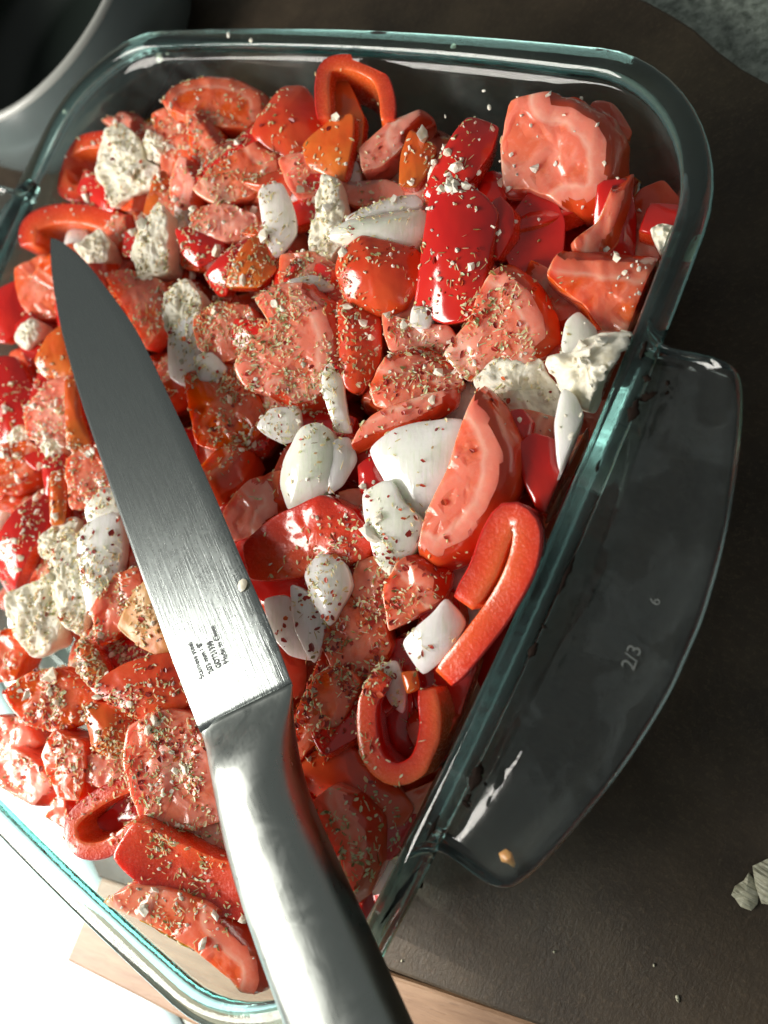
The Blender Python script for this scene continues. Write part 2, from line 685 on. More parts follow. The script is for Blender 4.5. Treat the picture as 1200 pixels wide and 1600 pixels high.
hv, hl = [], []
for d, z in ((99, -.27), (1.15, -.285), (.80, -.285), (.56, -.25), (.42, -.17), (.30, -.10), (.16, -.075), (.06, -.12), (0, -.24), (0, -.42), (.06, -.54), (.22, -.63), (.6, -.68), (99, -.70)):
    pl = hring(d, z)
    hl.append(list(range(len(hv), len(hv) + len(pl))))
    hv += pl
hf = grid_faces(hl, False) + grid_faces([hl[-1], hl[0]], False)
hf += [tuple(l[0] for l in hl), tuple(l[-1] for l in reversed(hl))]
for sgn in (1, -1):
    o = mesh("handle", up([(sgn * a[0], a[1], a[2]) for a in hv]), hf, M['handle'], dish)
    fix_normals(o)
    if sgn == 1:
        handle_r = o


def text_mesh(name, body, size, mat, parent, origin, xdir, normal, thick=.02, scale_x=1.0):
    cu = bpy.data.curves.new(name, 'FONT')
    cu.body = body
    cu.size = size
    cu.extrude = thick / 2
    tmp = bpy.data.objects.new(name + "_tmp", cu)
    COL.objects.link(tmp)
    dg = bpy.context.evaluated_depsgraph_get()
    me = bpy.data.meshes.new_from_object(tmp.evaluated_get(dg))
    bpy.data.objects.remove(tmp)
    x = Vector(xdir).normalized()
    nn = Vector(normal).normalized()
    y = nn.cross(x)
    for vv in me.vertices:
        c2 = vv.co
        vv.co = (Vector(origin) + x * c2.x * scale_x + y * c2.y + nn * c2.z) * S
    me.materials.clear()
    me.materials.append(mat)
    return link(bpy.data.objects.new(name, me), parent)


def at_handle(u, v):
    p = unp(u, v, -.28)
    return Vector((p.x, p.y, -.275 + off))


a, b = at_handle(990, 1050), at_handle(1004, 1012)
text_mesh("embossed_mark", "2/3", .40, M['emboss'], handle_r, a, b - a, (0, 0, 1), .012)
a, b = at_handle(1029, 948), at_handle(1037, 928)
text_mesh("embossed_mark", "6", .30, M['emboss'], handle_r, a, b - a, (0, 0, 1), .012)


def flat_bit(name, pts, z, thick, mat, parent, jit=0.0, seed=0):
    """small uneven flake lying at height z (world), traced as pixel points"""
    r = random.Random(seed)
    ps = [unp(u + r.uniform(-jit, jit), v + r.uniform(-jit, jit), z) for u, v in pts]
    n = len(ps)
    c = sum(ps, Vector()) / n
    vv = [(p.x, p.y, p.z + off) for p in ps] + [(c.x + (p.x - c.x) * .8, c.y + (p.y - c.y) * .8, c.z + off + thick * r.uniform(.6, 1.2)) for p in ps] + [(c.x, c.y, c.z + off + thick)]
    ff = [(i, (i + 1) % n, n + (i + 1) % n, n + i) for i in range(n)] + [(n + i, n + (i + 1) % n, 2 * n) for i in range(n)]
    o = mesh(name, vv, ff, mat, parent)
    fix_normals(o)
    return o


def streak(u0, v0, u1, v1, w, z, seed):
    r = random.Random(seed)
    d = Vector((u1 - u0, v1 - v0, 0))
    L = d.length
    d.normalize()
    nn = Vector((-d.y, d.x, 0))
    A, B = [], []
    for i in range(9):
        t = i / 8
        ww = w * math.sin(math.pi * min(1, max(0.02, t))) * r.uniform(.35, 1.2) + .4
        c = Vector((u0, v0, 0)) + d * L * t + nn * r.uniform(-.25, .25) * w
        A.append((c.x + nn.x * ww, c.y + nn.y * ww))
        B.append((c.x - nn.x * ww, c.y - nn.y * ww))
    flat_bit("baked_residue", A + B[::-1], z, .03, M['soot'], dish)


for i, (a0, b0, a1, b1, w, z) in enumerate([
        (1010, 532, 1001, 563, 3.2, .06), (1004, 588, 1018, 594, 3, -.02), (983, 660, 1000, 622, 4.5, .0), (996, 625, 1028, 614, 3.5, -.06), (1040, 597, 1047, 600, 2.5, -.22), (1040, 612, 1045, 615, 2, -.22),
        (872, 930, 899, 866, 2.6, .06), (826, 1030, 840, 1003, 3, .04), (848, 982, 852, 976, 2.5, .04), (748, 1196, 737, 1238, 5, .0), (752, 1190, 745, 1222, 4, -.05), (722, 1250, 734, 1262, 3, .0), (735, 1240, 727, 1255, 3.5, -.02), (757, 1222, 760, 1228, 2, -.2),
        (688, 1272, 665, 1316, 1.8, .04), (600, 1440, 655, 1350, 1.4, -.36), (652, 1388, 662, 1379, 2.2, -2.0), (931, 738, 938, 718, 1.6, .06)]):
    streak(a0, b0, a1, b1, w * 1.9, z + (.07 if z > -.3 else 0), 50 + i)
flat_bit("dried_sauce_spot", [(779, 1333), (790, 1326), (800, 1332), (808, 1350), (806, 1357), (795, 1350), (783, 1346)], -.27, .05, M['py'], dish)
for i, (u, v, w, h) in enumerate([(249, 90, 5, 9), (262, 84, 2, 2), (96, 171, 4, 2), (105, 178, 4, 3), (357, 55, 3, 5), (392, 63, 3, 3), (756, 142, 3, 2), (765, 168, 3, 5), (696, 182, 2, 3), (714, 82, 5, 4)]):
    flat_bit("cheese_smear", [(u + w * math.cos(t * .9), v + h * math.sin(t * .9)) for t in range(7)], -.9 if v > 80 else .07, .03, M['fe'], dish, .8, i)


# ------------------------------------------------------------------ setting: counter, slab, board, sheet
def prism(name, pts, z0, z1, mat, bev=.12, org=(0, 0), ang=0.0):
    """flat slab with a rounded upper edge; pts counter-clockwise, in world cm"""
    ca, sa = math.cos(-ang), math.sin(-ang)
    P = []
    for x, y in pts:
        x, y = x - org[0], y - org[1]
        P.append(Vector((x * ca - y * sa, x * sa + y * ca, 0)))
    n = len(P)
    h = z1 - z0
    vv, lp = [], []
    for d, z in ((0, 0), (0, h - bev), (bev * .3, h - bev * .3), (bev, h)):
        q = inset(P, d)
        lp.append(list(range(len(vv), len(vv) + n)))
        vv += [(p.x, p.y, z) for p in q]
    ff = grid_faces(lp) + [tuple(lp[-1]), tuple(reversed(lp[0]))]
    o = mesh(name, vv, ff, mat, None, False)
    fix_normals(o)
    o.location = (org[0] * S, org[1] * S, z0 * S)
    o.rotation_euler = (0, 0, ang)
    return o


o = prism("counter", [(-90, -80), (80, -80), (80, 80), (-90, 80)], ZT - 4.2, ZT - 1.62, M['granite'], .05)
tag(o, "speckled grey-green granite kitchen counter", kind='structure')


def refine(pts, rr=.0):
    q = []
    for i in range(len(pts)):
        a, b = Vector((*pts[i], 0)), Vector((*pts[(i + 1) % len(pts)], 0))
        n = max(1, int((b - a).length / 2.0))
        q += [tuple((a.lerp(b, j / n))[:2]) for j in range(n)]
    return q


def W2(u, v, z):
    p = unp(u, v, z)
    return (p.x, p.y)


A0 = W2(153, 1372, ZT)
A1 = W2(600, 1514, ZT)
A2 = W2(830, 1600, ZT)
ddx = Vector((A2[0] - A0[0], A2[1] - A0[1])).normalized()
far = [W2(1200, 128, ZT), W2(1160, 106, ZT), W2(1125, 80, ZT), W2(1105, 62, ZT), W2(1085, 44, ZT), W2(1050, 22, ZT), W2(1010, 0, ZT)]
g0 = far[0]
slab_pts = [(A0[0], A0[1]), A1, A2, (A2[0] + ddx.x * 26, A2[1] + ddx.y * 26), (g0[0] + 26, g0[1] - 6), (g0[0] + 8, g0[1] - 2.5)] + far + [(far[-1][0] - 4, far[-1][1] + 1.2), (far[-1][0] - 45, far[-1][1] + 8), (-48, 12), (-22, -6)]
o = prism("dark_slab", slab_pts, ZT - 1.6, ZT, M['slab'], .10)
tag(o, "dark brown finely textured serving slab lying under the glass dish", "slab")
# wooden board along the slab's near edge
bz = ZT - .25
nrm = Vector((ddx.y, -ddx.x))
B0 = (A0[0] + nrm.x * .04 - ddx.x * .1, A0[1] + nrm.y * .04 - ddx.y * .1)
wid = 3.05
bp = [(B0[0], B0[1]), (B0[0] + nrm.x * wid - ddx.x * .95, B0[1] + nrm.y * wid - ddx.y * .95), (B0[0] + nrm.x * (wid + 1.6) + ddx.x * 32, B0[1] + nrm.y * (wid + 1.6) + ddx.y * 32), (B0[0] + ddx.x * 32, B0[1] + ddx.y * 32)]
o = prism("wooden_board", bp, ZT - 1.6, bz, M['wood'], .12, B0, math.atan2(ddx.y, ddx.x))
tag(o, "light brown wooden board strip at the dish's near corner, bleached by sunlight", "board")
# white sheet on the counter, left of the board
sp = [(-34, -46), (16, -46), (16, -20), (2, -14.5), (-7, -8), (-20, -4), (-34, -6)]
sv, sf = [], []
NX = 26
vv = []
for i in range(NX + 1):
    for j in range(NX + 1):
        s, t = i / NX, j / NX
        x = -34 + 50 * s
        y = -46 + (38 - 22 * s) * t if s > .55 else -46 + (40 - 8 * s) * t
        y = -46 + (40.0 - 16 * s) * t
        vv.append((x, y, .02 + .05 * (noise.noise(Vector((x * .12, y * .12, 3))) + .6)))
NV = len(vv)
vv2 = [(a, b, c - .02) for a, b, c in vv]
idx = lambda i, j: i * (NX + 1) + j
ff = []
for i in range(NX):
    for j in range(NX):
        q = (idx(i, j), idx(i + 1, j), idx(i + 1, j + 1), idx(i, j + 1))
        ff.append(q)
        ff.append(tuple(NV + t for t in reversed(q)))
for i in range(NX):
    for q in ((idx(i, 0), idx(i + 1, 0)), (idx(i + 1, NX), idx(i, NX)), (idx(0, i + 1), idx(0, i)), (idx(NX, i), idx(NX, i + 1))):
        ff.append((q[1], q[0], NV + q[0], NV + q[1]))
o = mesh("paper_sheet", vv + vv2, ff, M['paper'])
o.location = (0, 0, (ZT - 1.60) * S)
tag(o, "pale bluish white sheet on the counter left of the wooden board", "sheet")

# bowl behind the far left corner
BC = (-20.3, 14.9)
lath = [(0, .0), (4.8, .0), (5.6, .25), (6.6, 1.2), (7.05, 2.4), (6.9, 3.6), (6.42, 4.5)]
lrim = [(6.42, 4.5), (6.38, 4.66), (6.26, 4.72), (6.12, 4.70), (6.05, 4.58)]
lin = [(6.05, 4.58), (6.35, 3.6), (6.5, 2.5), (6.1, 1.4), (5.0, .6), (0, .5)]


def lathe(name, pr, mat, parent, n=72):
    vv, lp = [], []
    for r, z in pr:
        lp.append(list(range(len(vv), len(vv) + n)))
        vv += [(max(r, .001) * math.cos(2 * math.pi * i / n), max(r, .001) * math.sin(2 * math.pi * i / n), z) for i in range(n)]
    return mesh(name, vv, grid_faces(lp), mat, parent)


bowl = tag(empty("bowl", (BC[0], BC[1], ZT)), "round pale grey bowl with a dark inside, behind the dish's far left corner", "bowl")
lathe("outer_wall", lath, M['bowl'], bowl)
lathe("rim", lrim, M['bowlrim'], bowl)
lathe("inside", lin, M['bowlin'], bowl)

# papery onion skin on the slab
def paper_skin(name, loops, label, seed):
    root = tag(empty(name, unp(1175, 1385, ZT)), label, "onion skin")
    c = unp(1175, 1385, ZT)
    for li, pts in enumerate(loops):
        P3 = [Vector((*W2(u, v, ZT), 0)) for u, v in pts]
        ol2 = []
        for i in range(len(P3)):
            for t in range(8):
                ol2.append(P3[i].lerp(P3[(i + 1) % len(P3)], t / 8))
        nn = len(ol2)
        ctr = sum(ol2, Vector()) / nn
        vv, lp = [], []
        for s in (1, .93, .86, .78, .7, .6, .5, .4, .3, .2, .1):
            lp.append(list(range(len(vv), len(vv) + nn)))
            for p in ol2:
                q = ctr.lerp(p, s)
                fold = abs(((q.x * 1.1 - q.y * 1.5 + .25 * noise.noise(Vector((q.x * 3, q.y * 3, seed)))) * 1.5) % 1.0 - .5)
                h = .03 + .13 * fold + .12 * (1 - s * s) + .08 * abs(noise.noise(Vector((q.x * 2.5, q.y * 2.5, seed + li)))) + .05 * li
                vv.append((q.x - c.x, q.y - c.y, h))
        ff = grid_faces(lp) + [tuple(lp[-1])]
        n = len(vv)
        vv += [(a, b, d - .02) for a, b, d in vv]
        ff += [tuple(n + t for t in reversed(f)) for f in ff]
        ff += [(i, n + i, n + (i + 1) % nn, (i + 1) % nn) for i in range(nn)]
        o = mesh("skin_flake", vv, ff, M['skinny'], root, True)
        fix_normals(o)


paper_skin("onion_skin", [[(1143, 1397), (1148, 1384), (1162, 1375), (1170, 1362), (1178, 1372), (1186, 1395), (1184, 1412), (1174, 1422), (1158, 1415)],
                          [(1176, 1352), (1200, 1340), (1222, 1345), (1225, 1400), (1205, 1412), (1190, 1410), (1180, 1380)]],
           "crumpled pale papery onion skin on the dark slab by the handle", 4)
for (cu, cv, cs, lb) in ((1022, 1178 + 330, 2.2, "pale speck on the dark slab right of the wooden board"), (628, 1501, 1.8, "white grain on the dark slab by the dish's near right foot"), (866, 1487, 2.0, "small crumb on the dark slab below the handle's near end")):
    o = flat_bit("crumb", [(cu + cs * math.cos(t), cv + cs * 1.2 * math.sin(t)) for t in (0, 1.1, 2.3, 3.4, 4.4, 5.4)], ZT, .05, M['skinny'], None, .6, int(cu))
    o.location = (0, 0, -off * S)
    tag(o, lb, "crumb")
cr = flat_bit("crumb", [(1055, 1556), (1060, 1554), (1062, 1561), (1061, 1567), (1057, 1563)], ZT, .06, M['skinny'], None)
cr.location = (0, 0, -off * S)
tag(cr, "tiny pale crumb alone on the dark slab below the handle", "crumb")

# ------------------------------------------------------------------ food
OWN = []
ALLV, ALLF = [], []                         # world triangles of everything the spices can land on


def clampin(p):
    """keep food inside the glass"""
    z = p.z
    if z > .05:
        return p
    o_ = -.40 + .19 * max(z, -4.4) * 1.0 - .06
    hx, hy, r = DL / 2 + DS * .55 + o_, DW / 2 + DS * .55 + o_, max(.8, DR + o_)
    x, y = p.x, p.y
    sx, sy = math.copysign(1, x), math.copysign(1, y)
    ax, ay = min(abs(x), hx), min(abs(y), hy)
    if ax > hx - r and ay > hy - r:
        d = math.hypot(ax - hx + r, ay - hy + r)
        if d > r:
            ax = hx - r + (ax - hx + r) * r / d
            ay = hy - r + (ay - hy + r) * r / d
    return Vector((sx * ax, sy * ay, max(z, ZT + .68)))


def frame(c, tx, ty, upw=.55):
    base = (Vector((0, 0, 1)) * upw + (CAM - c).normalized() * (1 - upw)).normalized()
    n = (base + RT * tx + UPI * ty).normalized()
    x = (RT - n * RT.dot(n)).normalized()
    y = n.cross(x)
    return Matrix((x, y, n)).transposed(), n


MATS = {'T': ('tf', 'ts'), 'TS': ('ts', 'tf'), 'P': ('ps', 'pf'), 'PF': ('pf', 'ps'), 'PO': ('po', 'pf'), 'PY': ('py', 'ps'), 'O': ('on', None), 'F': ('fe', None)}
NAMES = {'T': 'tomato_piece', 'TS': 'tomato_piece', 'P': 'pepper_piece', 'PF': 'pepper_piece', 'PO': 'pepper_piece', 'PY': 'pepper_piece', 'O': 'onion_piece', 'F': 'feta_chunk'}
CATS = {'T': 'tomato', 'TS': 'tomato', 'P': 'pepper', 'PF': 'pepper', 'PO': 'pepper', 'PY': 'pepper', 'O': 'onion', 'F': 'feta'}
seedc = [0]


def emit(name, kind, rot, c, verts, faces, fm, sk, label, group):
    """split a piece's faces into its material parts and link them"""
    wv = []
    inv = rot.transposed()
    for p in verts:
        w = clampin(rot @ p + c)
        wv.append(w)
    lv = [inv @ (w - c) for w in wv]
    base = len(ALLV)
    fbase = len(ALLF)
    ALLV.extend(wv)
    ALLF.extend([tuple(base + i for i in f) for f in faces])
    mats = sorted(set(fm))
    if len(mats) == 1:
        o = mesh(name, lv, faces, M[mats[0]], None, True, sk)
        mw = rot.to_4x4()
        mw.translation = c * S
        o.matrix_world = mw
        OWN.append((fbase, o.name, group))
        return tag(o, label, CATS[kind], group)
    root = tag(empty(name, c, rot), label, CATS[kind], group)
    OWN.append((fbase, root.name, group))
    for mt in mats:
        sub = [f for f, q in zip(faces, fm) if q == mt]
        used = sorted({i for f in sub for i in f})
        mp = {i: j for j, i in enumerate(used)}
        mesh("skin" if mt in ('ts', 'ps', 'po') else "flesh", [lv[i] for i in used], [tuple(mp[i] for i in f) for f in sub], M[mt], root, True, [sk[i] for i in used])
    return root


def slab3(kind, c, rot, pts2, par, npt, skin, thick, dome, taper, bulge, amp, label, group, bend=None, N=48):
    """closed piece from an outline in its own plane: front face with relief, rounded sides, back"""
    seedc[0] += 1
    sd = seedc[0] * 7.31
    n = len(pts2)
    ctr = Vector((0, 0, 0))
    F, B = MATS[kind]
    rad = max(p.length for p in pts2)
    bev = {'T': .035, 'TS': .05, 'P': .045, 'PF': .045, 'PO': .045, 'PY': .03, 'O': .04, 'F': .05}[kind]
    rings_ = [(1.0, -bev), (.992, -bev * .45), (.978, -bev * .1), (.95, 0), (.90, 0), (.84, 0), (.77, 0), (.69, 0), (.61, 0), (.52, 0), (.43, 0), (.34, 0), (.25, 0), (.16, 0), (.08, 0)]
    inskin = []
    for q in par:
        a = False
        for (i0, i1) in skin:
            if i0 <= i1:
                a = a or i0 <= q <= i1
            else:
                a = a or q >= i0 or q <= i1
        inskin.append(a)
    sp_ = [p for p, a in zip(pts2, inskin) if a]
    verts, sk, loops = [], [], []

    def relief(x, y, s):
        h = dome * (1 - s * s)
        f = max(0.0, 1 - s ** 14)
        h += amp * f * (noise.noise(Vector((x * .9 + sd, y * .9, sd))) + .55 * noise.noise(Vector((x * 2.3, y * 2.3 + sd, sd))) + .3 * noise.noise(Vector((x * 5 + sd, y * 5, 1))))
        if kind == 'F':
            h += .10 * f * (noise.cell(Vector((x * 3.1 + sd, y * 3.1, 2))) - .5) * .5 + .07 * noise.noise(Vector((x * 9 + sd, y * 9, 2)))
        if kind == 'T' and amp > .03:
            g = noise.noise(Vector((x * 1.5 + sd, y * 1.5, sd + 9)))
            h -= .06 * f * max(0.0, min(1.0, (g - .16) * 5))
        return h

    def bent(x, y, z):
        if bend:
            a, cc = bend
            d = x * math.cos(a) + y * math.sin(a)
            z -= cc * d * d
        return z

    ROLL = .34
    jag = {'F': .14, 'T': .05}.get(kind, .03)
    spk = sp_ if kind in ('T', 'PF') else []
    for s, z0 in rings_:
        loops.append(list(range(len(verts), len(verts) + n)))
        for p in pts2:
            jn = 1 + jag * noise.noise(Vector((p.x * 2.4 + sd, p.y * 2.4, 5))) / max(.6, p.length) * s
            x, y = p.x * s * jn, p.y * s * jn
            d = min((p2.x - x) ** 2 + (p2.y - y) ** 2 for p2 in spk) ** .5 if spk else 9
            roll = .42 * max(0.0, 1 - d / ROLL) ** 1.7 if kind == 'T' else 0.0
            verts.append(Vector((x, y, bent(x, y, z0 + relief(x, y, s) - roll))))
            if spk:
                sk.append(min(1, d / 2.2))
            elif kind in ('T', 'PF'):
                sk.append(.45 + .4 * (1 - s))
            else:
                sk.append(.35 + .4 * (1 - s))
    verts.append(Vector((0, 0, bent(0, 0, relief(0, 0, 0)))))
    sk.append(.8)
    cidx = len(verts) - 1
    side = [loops[0]]
    for kq in (.3, .62, .88, 1.0):
        sc = (1 - (1 - taper) * kq) * (1 + bulge * math.sin(math.pi * min(1, kq * .9)))
        if kq == 1.0:
            sc *= .93
        lp = list(range(len(verts), len(verts) + n))
        for p, a in zip(pts2, inskin):
            jn = 1 + jag * noise.noise(Vector((p.x * 2.4 + sd, p.y * 2.4, 5 + kq))) / max(.6, p.length)
            x, y = p.x * sc * jn, p.y * sc * jn
            verts.append(Vector((x, y, bent(x, y, -bev - (.42 if a and kind == 'T' else 0) * (1 - kq) - (thick - bev) * kq))))
            sk.append(0.0 if a else .4)
        side.append(lp)
    verts.append(Vector((0, 0, bent(0, 0, -thick))))
    sk.append(.5)
    bidx = len(verts) - 1
    faces, fm = [], []
    for a, b in zip(loops[:-1], loops[1:]):
        for i in range(n):
            j = (i + 1) % n
            faces.append((a[i], a[j], b[j], b[i]))
            fm.append('ts' if kind == 'T' and spk and sum(sk[q] for q in (a[i], a[j], b[i], b[j])) / 4 * 2.2 < ROLL * .85 else F)
    for i in range(n):
        faces.append((loops[-1][i], loops[-1][(i + 1) % n], cidx))
        fm.append(F)
    sidemat = {'T': 'tf', 'TS': 'tf', 'P': 'pf', 'PF': 'pf', 'PO': 'pf', 'PY': 'pf', 'O': 'on', 'F': 'fe'}[kind]
    skmat = {'T': 'ts', 'PF': 'ps', 'PY': 'ps'}.get(kind, sidemat)
    for a, b in zip(side[:-1], side[1:]):
        for i in range(n):
            j = (i + 1) % n
            faces.append((a[i], b[i], b[j], a[j]))
            fm.append(skmat if inskin[i] else sidemat)
    for i in range(n):
        faces.append((side[-1][i], bidx, side[-1][(i + 1) % n]))
        fm.append({'PF': 'ps', 'PY': 'ps'}.get(kind, sidemat))
    return emit(NAMES[kind], kind, rot, c, verts, faces, fm, sk, label, group)


DEF = {  # thick, dome, taper, bulge, amp
    'T': (1.1, .02, .97, .02, .045), 'TS': (1.2, .25, .9, .02, .04), 'P': (.5, .14, .97, .0, .03), 'PF': (.9, -.10, 1.0, .03, .06),
    'PO': (.5, .10, .95, .0, .04), 'PY': (.5, .05, .95, .0, .05), 'O': (.30, .09, .95, .0, .02), 'F': (1.2, .10, .85, .03, .10)}


def piece(kind, z, tilt, pts, skin=(), label=None, group=None, bend=None, **kw):
    thick, dome, taper, bulge, amp = (kw.get(a, d) for a, d in zip(('thick', 'dome', 'taper', 'bulge', 'amp'), DEF[kind]))
    u = sum(p[0] for p in pts) / len(pts)
    v_ = sum(p[1] for p in pts) / len(pts)
    c = unp(u, v_, z)
    rot, n = frame(c, *tilt)
    inv = rot.transposed()
    loc = []
    for (a, b) in pts:
        d = ray(a, b)
        t = (c - CAM).dot(n) / d.dot(n)
        q = inv @ (CAM + d * t - c)
        loc.append((q.x, q.y, 0))
    ar = sum(loc[i - 1][0] * loc[i][1] - loc[i][0] * loc[i - 1][1] for i in range(len(loc)))
    m_ = len(loc)
    skin = [skin] if skin and not isinstance(skin[0], (tuple, list)) else list(skin)
    if ar < 0:
        loc = loc[::-1]
        skin = [(m_ - 1 - b, m_ - 1 - a) for a, b in skin]
    loc = [(a * 1.07, b * 1.07, 0) for a, b, _ in loc]
    ol2, par = smooth_closed(loc, 72, {'O': .32, 'TS': .32, 'P': .24, 'PO': .24, 'F': .2}.get(kind, .2))
    return slab3(kind, c, rot, ol2, par, m_, skin, thick, dome, taper, bulge, amp, label, group, bend)


def band(z, tilt, path, width, depth, outer, label, group=None, tap=.9, twist=0.0, mats=('pf', 'ps')):
    """pepper ring: a wall following a bent path, skin on its outer side. outer=+1 left of the path as seen"""
    seedc[0] += 1
    sd = seedc[0] * 3.7
    u = sum(p[0] for p in path) / len(path)
    v_ = sum(p[1] for p in path) / len(path)
    c = unp(u, v_, z)
    rot, n = frame(c, *tilt)
    inv = rot.transposed()
    loc = []
    for (a, b) in path:
        d = ray(a, b)
        q = inv @ (CAM + d * ((c - CAM).dot(n) / d.dot(n)) - c)
        loc.append((q.x, q.y, 0))
    w = width / pxcm(c) / 2
    NP = 44
    cl = smooth_open(loc, NP)
    sec = []                               # (across, depth, skin?)
    e = .07
    for a, dd in ((-1, -e * .9), (-.97, -e * .3), (-.90, 0), (-.5, .0), (0, .005), (.5, .0), (.84, 0), (.96, -e * .3), (1, -e * .9), (1.02, -.35), (1.0, -.65), (.96, -.95), (.8, -1.0), (0, -1.0), (-.8, -1.0), (-.96, -.95), (-1.0, -.65), (-1.0, -.35)):
        sec.append((a, dd))
    K = len(sec)
    verts, sk, loops = [], [], []
    for i, p in enumerate(cl):
        t = (cl[min(NP - 1, i + 1)] - cl[max(0, i - 1)]).normalized()
        nn = Vector((-t.y, t.x, 0)) * outer
        ends = min(1, .80 + min(i, NP - 1 - i) * .09)
        wv = w * (1 + .08 * noise.noise(Vector((p.x * .8 + sd, p.y * .8, 2)))) * ends
        lift = .10 * noise.noise(Vector((p.x * .7, p.y * .7 + sd, 4)))
        loops.append(list(range(len(verts), len(verts) + K)))
        for a, dd in sec:
            zz = dd * depth if dd <= -.3 else dd
            rip = 0
            if dd > -.2:
                rip = .015 * noise.noise(Vector((p.x * 4 + a * 2, p.y * 4, sd)))
            drift = (-dd if dd < -.2 else 0) * depth * (tap - 1)
            q = p + nn * (a * wv + drift + twist * dd)
            verts.append(Vector((q.x, q.y, zz + lift + rip)))
            sk.append(max(0, (1 - a) / 2) if dd > -.9 else .4)
    faces, fm = [], []
    for a, b in zip(loops[:-1], loops[1:]):
        for i in range(K):
            j = (i + 1) % K
            f = (a[i], a[j], b[j], b[i])
            faces.append(f if outer > 0 else tuple(reversed(f)))
            fm.append(mats[1] if 6 <= i <= 11 else mats[0])
    e1, e2 = tuple(loops[0]), tuple(reversed(loops[-1]))
    faces += [tuple(reversed(e1)), tuple(reversed(e2))] if outer > 0 else [e1, e2]
    fm += [mats[0], mats[0]]
    return emit('pepper_ring', 'P', rot, c, verts, faces, fm, sk, label, group)


# ---- upper left quarter
band(-1.0, (-.15, .1), [(176, 216), (128, 222), (96, 243), (94, 276), (106, 298), (138, 303)], 26, 1.2, -1, "dark red pepper ring curled open, beside white feta at the dish's far left")
band(-.8, (-.1, .1), [(44, 384), (47, 352), (80, 334), (130, 333), (172, 344), (212, 360)], 34, 1.3, 1, "arched red pepper strip just above the knife tip")
piece('F', -.6, (-.1, .0), [(165, 205), (190, 198), (215, 220), (222, 250), (245, 260), (235, 290), (205, 305), (175, 318), (162, 290), (150, 262)], label="large herb-dusted feta chunk near the far left corner")
piece('F', -.7, (0, .1), [(232, 205), (255, 215), (258, 245), (240, 250), (228, 230)], label="small feta lump right of the large far left chunk")
piece('T', -.7, (.05, .25), [(253, 150), (270, 125), (320, 111), (375, 115), (410, 140), (415, 170), (380, 195), (320, 190), (270, 170)], (0, 5), "domed tomato slice rising above its neighbours at the far left end", thick=1.0)
piece('T', -1.1, (0, .2), [(155, 182), (172, 172), (235, 185), (240, 205), (190, 203)], (0, 2), "thin red tomato strip behind the far left feta chunk", thick=.6)
piece('T', -.6, (-.25, .1), [(292, 175), (315, 178), (345, 215), (348, 250), (325, 268), (300, 240)], (1, 3), "narrow pink tomato wedge leaning below the domed slice")
piece('T', -.85, (-.1, .1), [(238, 180), (262, 168), (300, 180), (298, 240), (275, 262), (250, 225)], (), "mushy pink tomato flesh between small feta lump and leaning wedge")
piece('TS', -.7, (.1, .2), [(395, 205), (415, 170), (440, 140), (475, 138), (500, 180), (500, 215), (455, 245), (420, 230)], label="dark red skinned tomato chunk left of the tall orange pepper arch", dome=.35)
band(-.15, (.1, .15), [(506, 185), (503, 130), (512, 100), (548, 96), (588, 114), (604, 148), (607, 188)], 26, 1.6, 1, "tall orange red pepper arch standing against the far wall", mats=('pf', 'ps'))
piece('PO', -.55, (-.1, .2), [(507, 128), (538, 122), (566, 180), (560, 232), (520, 222)], label="orange pepper cheek inside the tall arch at the far wall")
piece('PO', -.35, (-.2, .0), [(475, 225), (515, 190), (548, 180), (550, 215), (535, 278), (505, 270), (480, 255)], label="triangular orange pepper flap hanging below the tall arch")
piece('T', -.9, (.1, .1), [(565, 230), (610, 190), (665, 170), (672, 182), (640, 215), (600, 255), (570, 262)], (2, 4), "slim pink tomato sliver pointing up right of the orange arch")
piece('T', -.45, (.0, .05), [(305, 292), (350, 250), (405, 220), (440, 235), (442, 270), (400, 300), (340, 315)], (2, 4), "broad pink tomato wedge in the middle of the far left part")
piece('P', -.55, (-.3, .2), [(392, 200), (404, 222), (352, 268), (316, 290), (308, 272), (350, 238)], label="thin red pepper strip along the broad pink wedge's upper side", thick=.4)
piece('T', -.5, (-.2, .0), [(270, 268), (280, 245), (300, 255), (315, 280), (305, 315), (280, 322), (265, 300)], (2, 4), "small orange pink tomato bit below the leaning wedge")
piece('PO', -.75, (0, .0), [(240, 278), (255, 268), (266, 285), (262, 320), (240, 338), (225, 330)], label="small orange pepper scrap touching the far left feta chunk")
piece('O', -.25, (.1, -.1), [(405, 300), (440, 290), (458, 330), (460, 365), (432, 400), (415, 370)], label="white onion petal with dark herb specks above the tomato half slice", bend=(0, .12))
piece('F', -.45, (0, 0), [(502, 280), (525, 280), (535, 320), (532, 370), (510, 410), (482, 395), (490, 340)], label="tall narrow feta piece left of the pale onion wedge")
piece('O', -.2, (.05, .0), [(513, 368), (545, 345), (600, 335), (658, 330), (662, 360), (640, 390), (590, 385), (545, 382)], label="long pale onion wedge left of the big red pepper plank", bend=(1.5, .10), dome=.3, thick=.7)
piece('O', -.35, (0, .2), [(545, 337), (600, 312), (645, 305), (655, 322), (600, 331), (550, 347)], label="thin onion layer lying along the long pale wedge's upper edge", thick=.3)
piece('F', -.35, (-.15, 0), [(240, 325), (258, 330), (262, 380), (258, 420), (225, 432), (206, 405), (212, 370)], label="upright feta slab right of the knife tip", amp=.10)
piece('F', -.7, (0, 0), [(118, 382), (150, 362), (170, 375), (165, 405), (140, 410)], label="feta bit peeping out directly right of the knife tip")
piece('P', -.55, (.0, .1), [(275, 358), (310, 355), (345, 365), (345, 395), (310, 415), (285, 395)], label="shiny crimson pepper piece under the broad pink wedge", bend=(.6, .18))
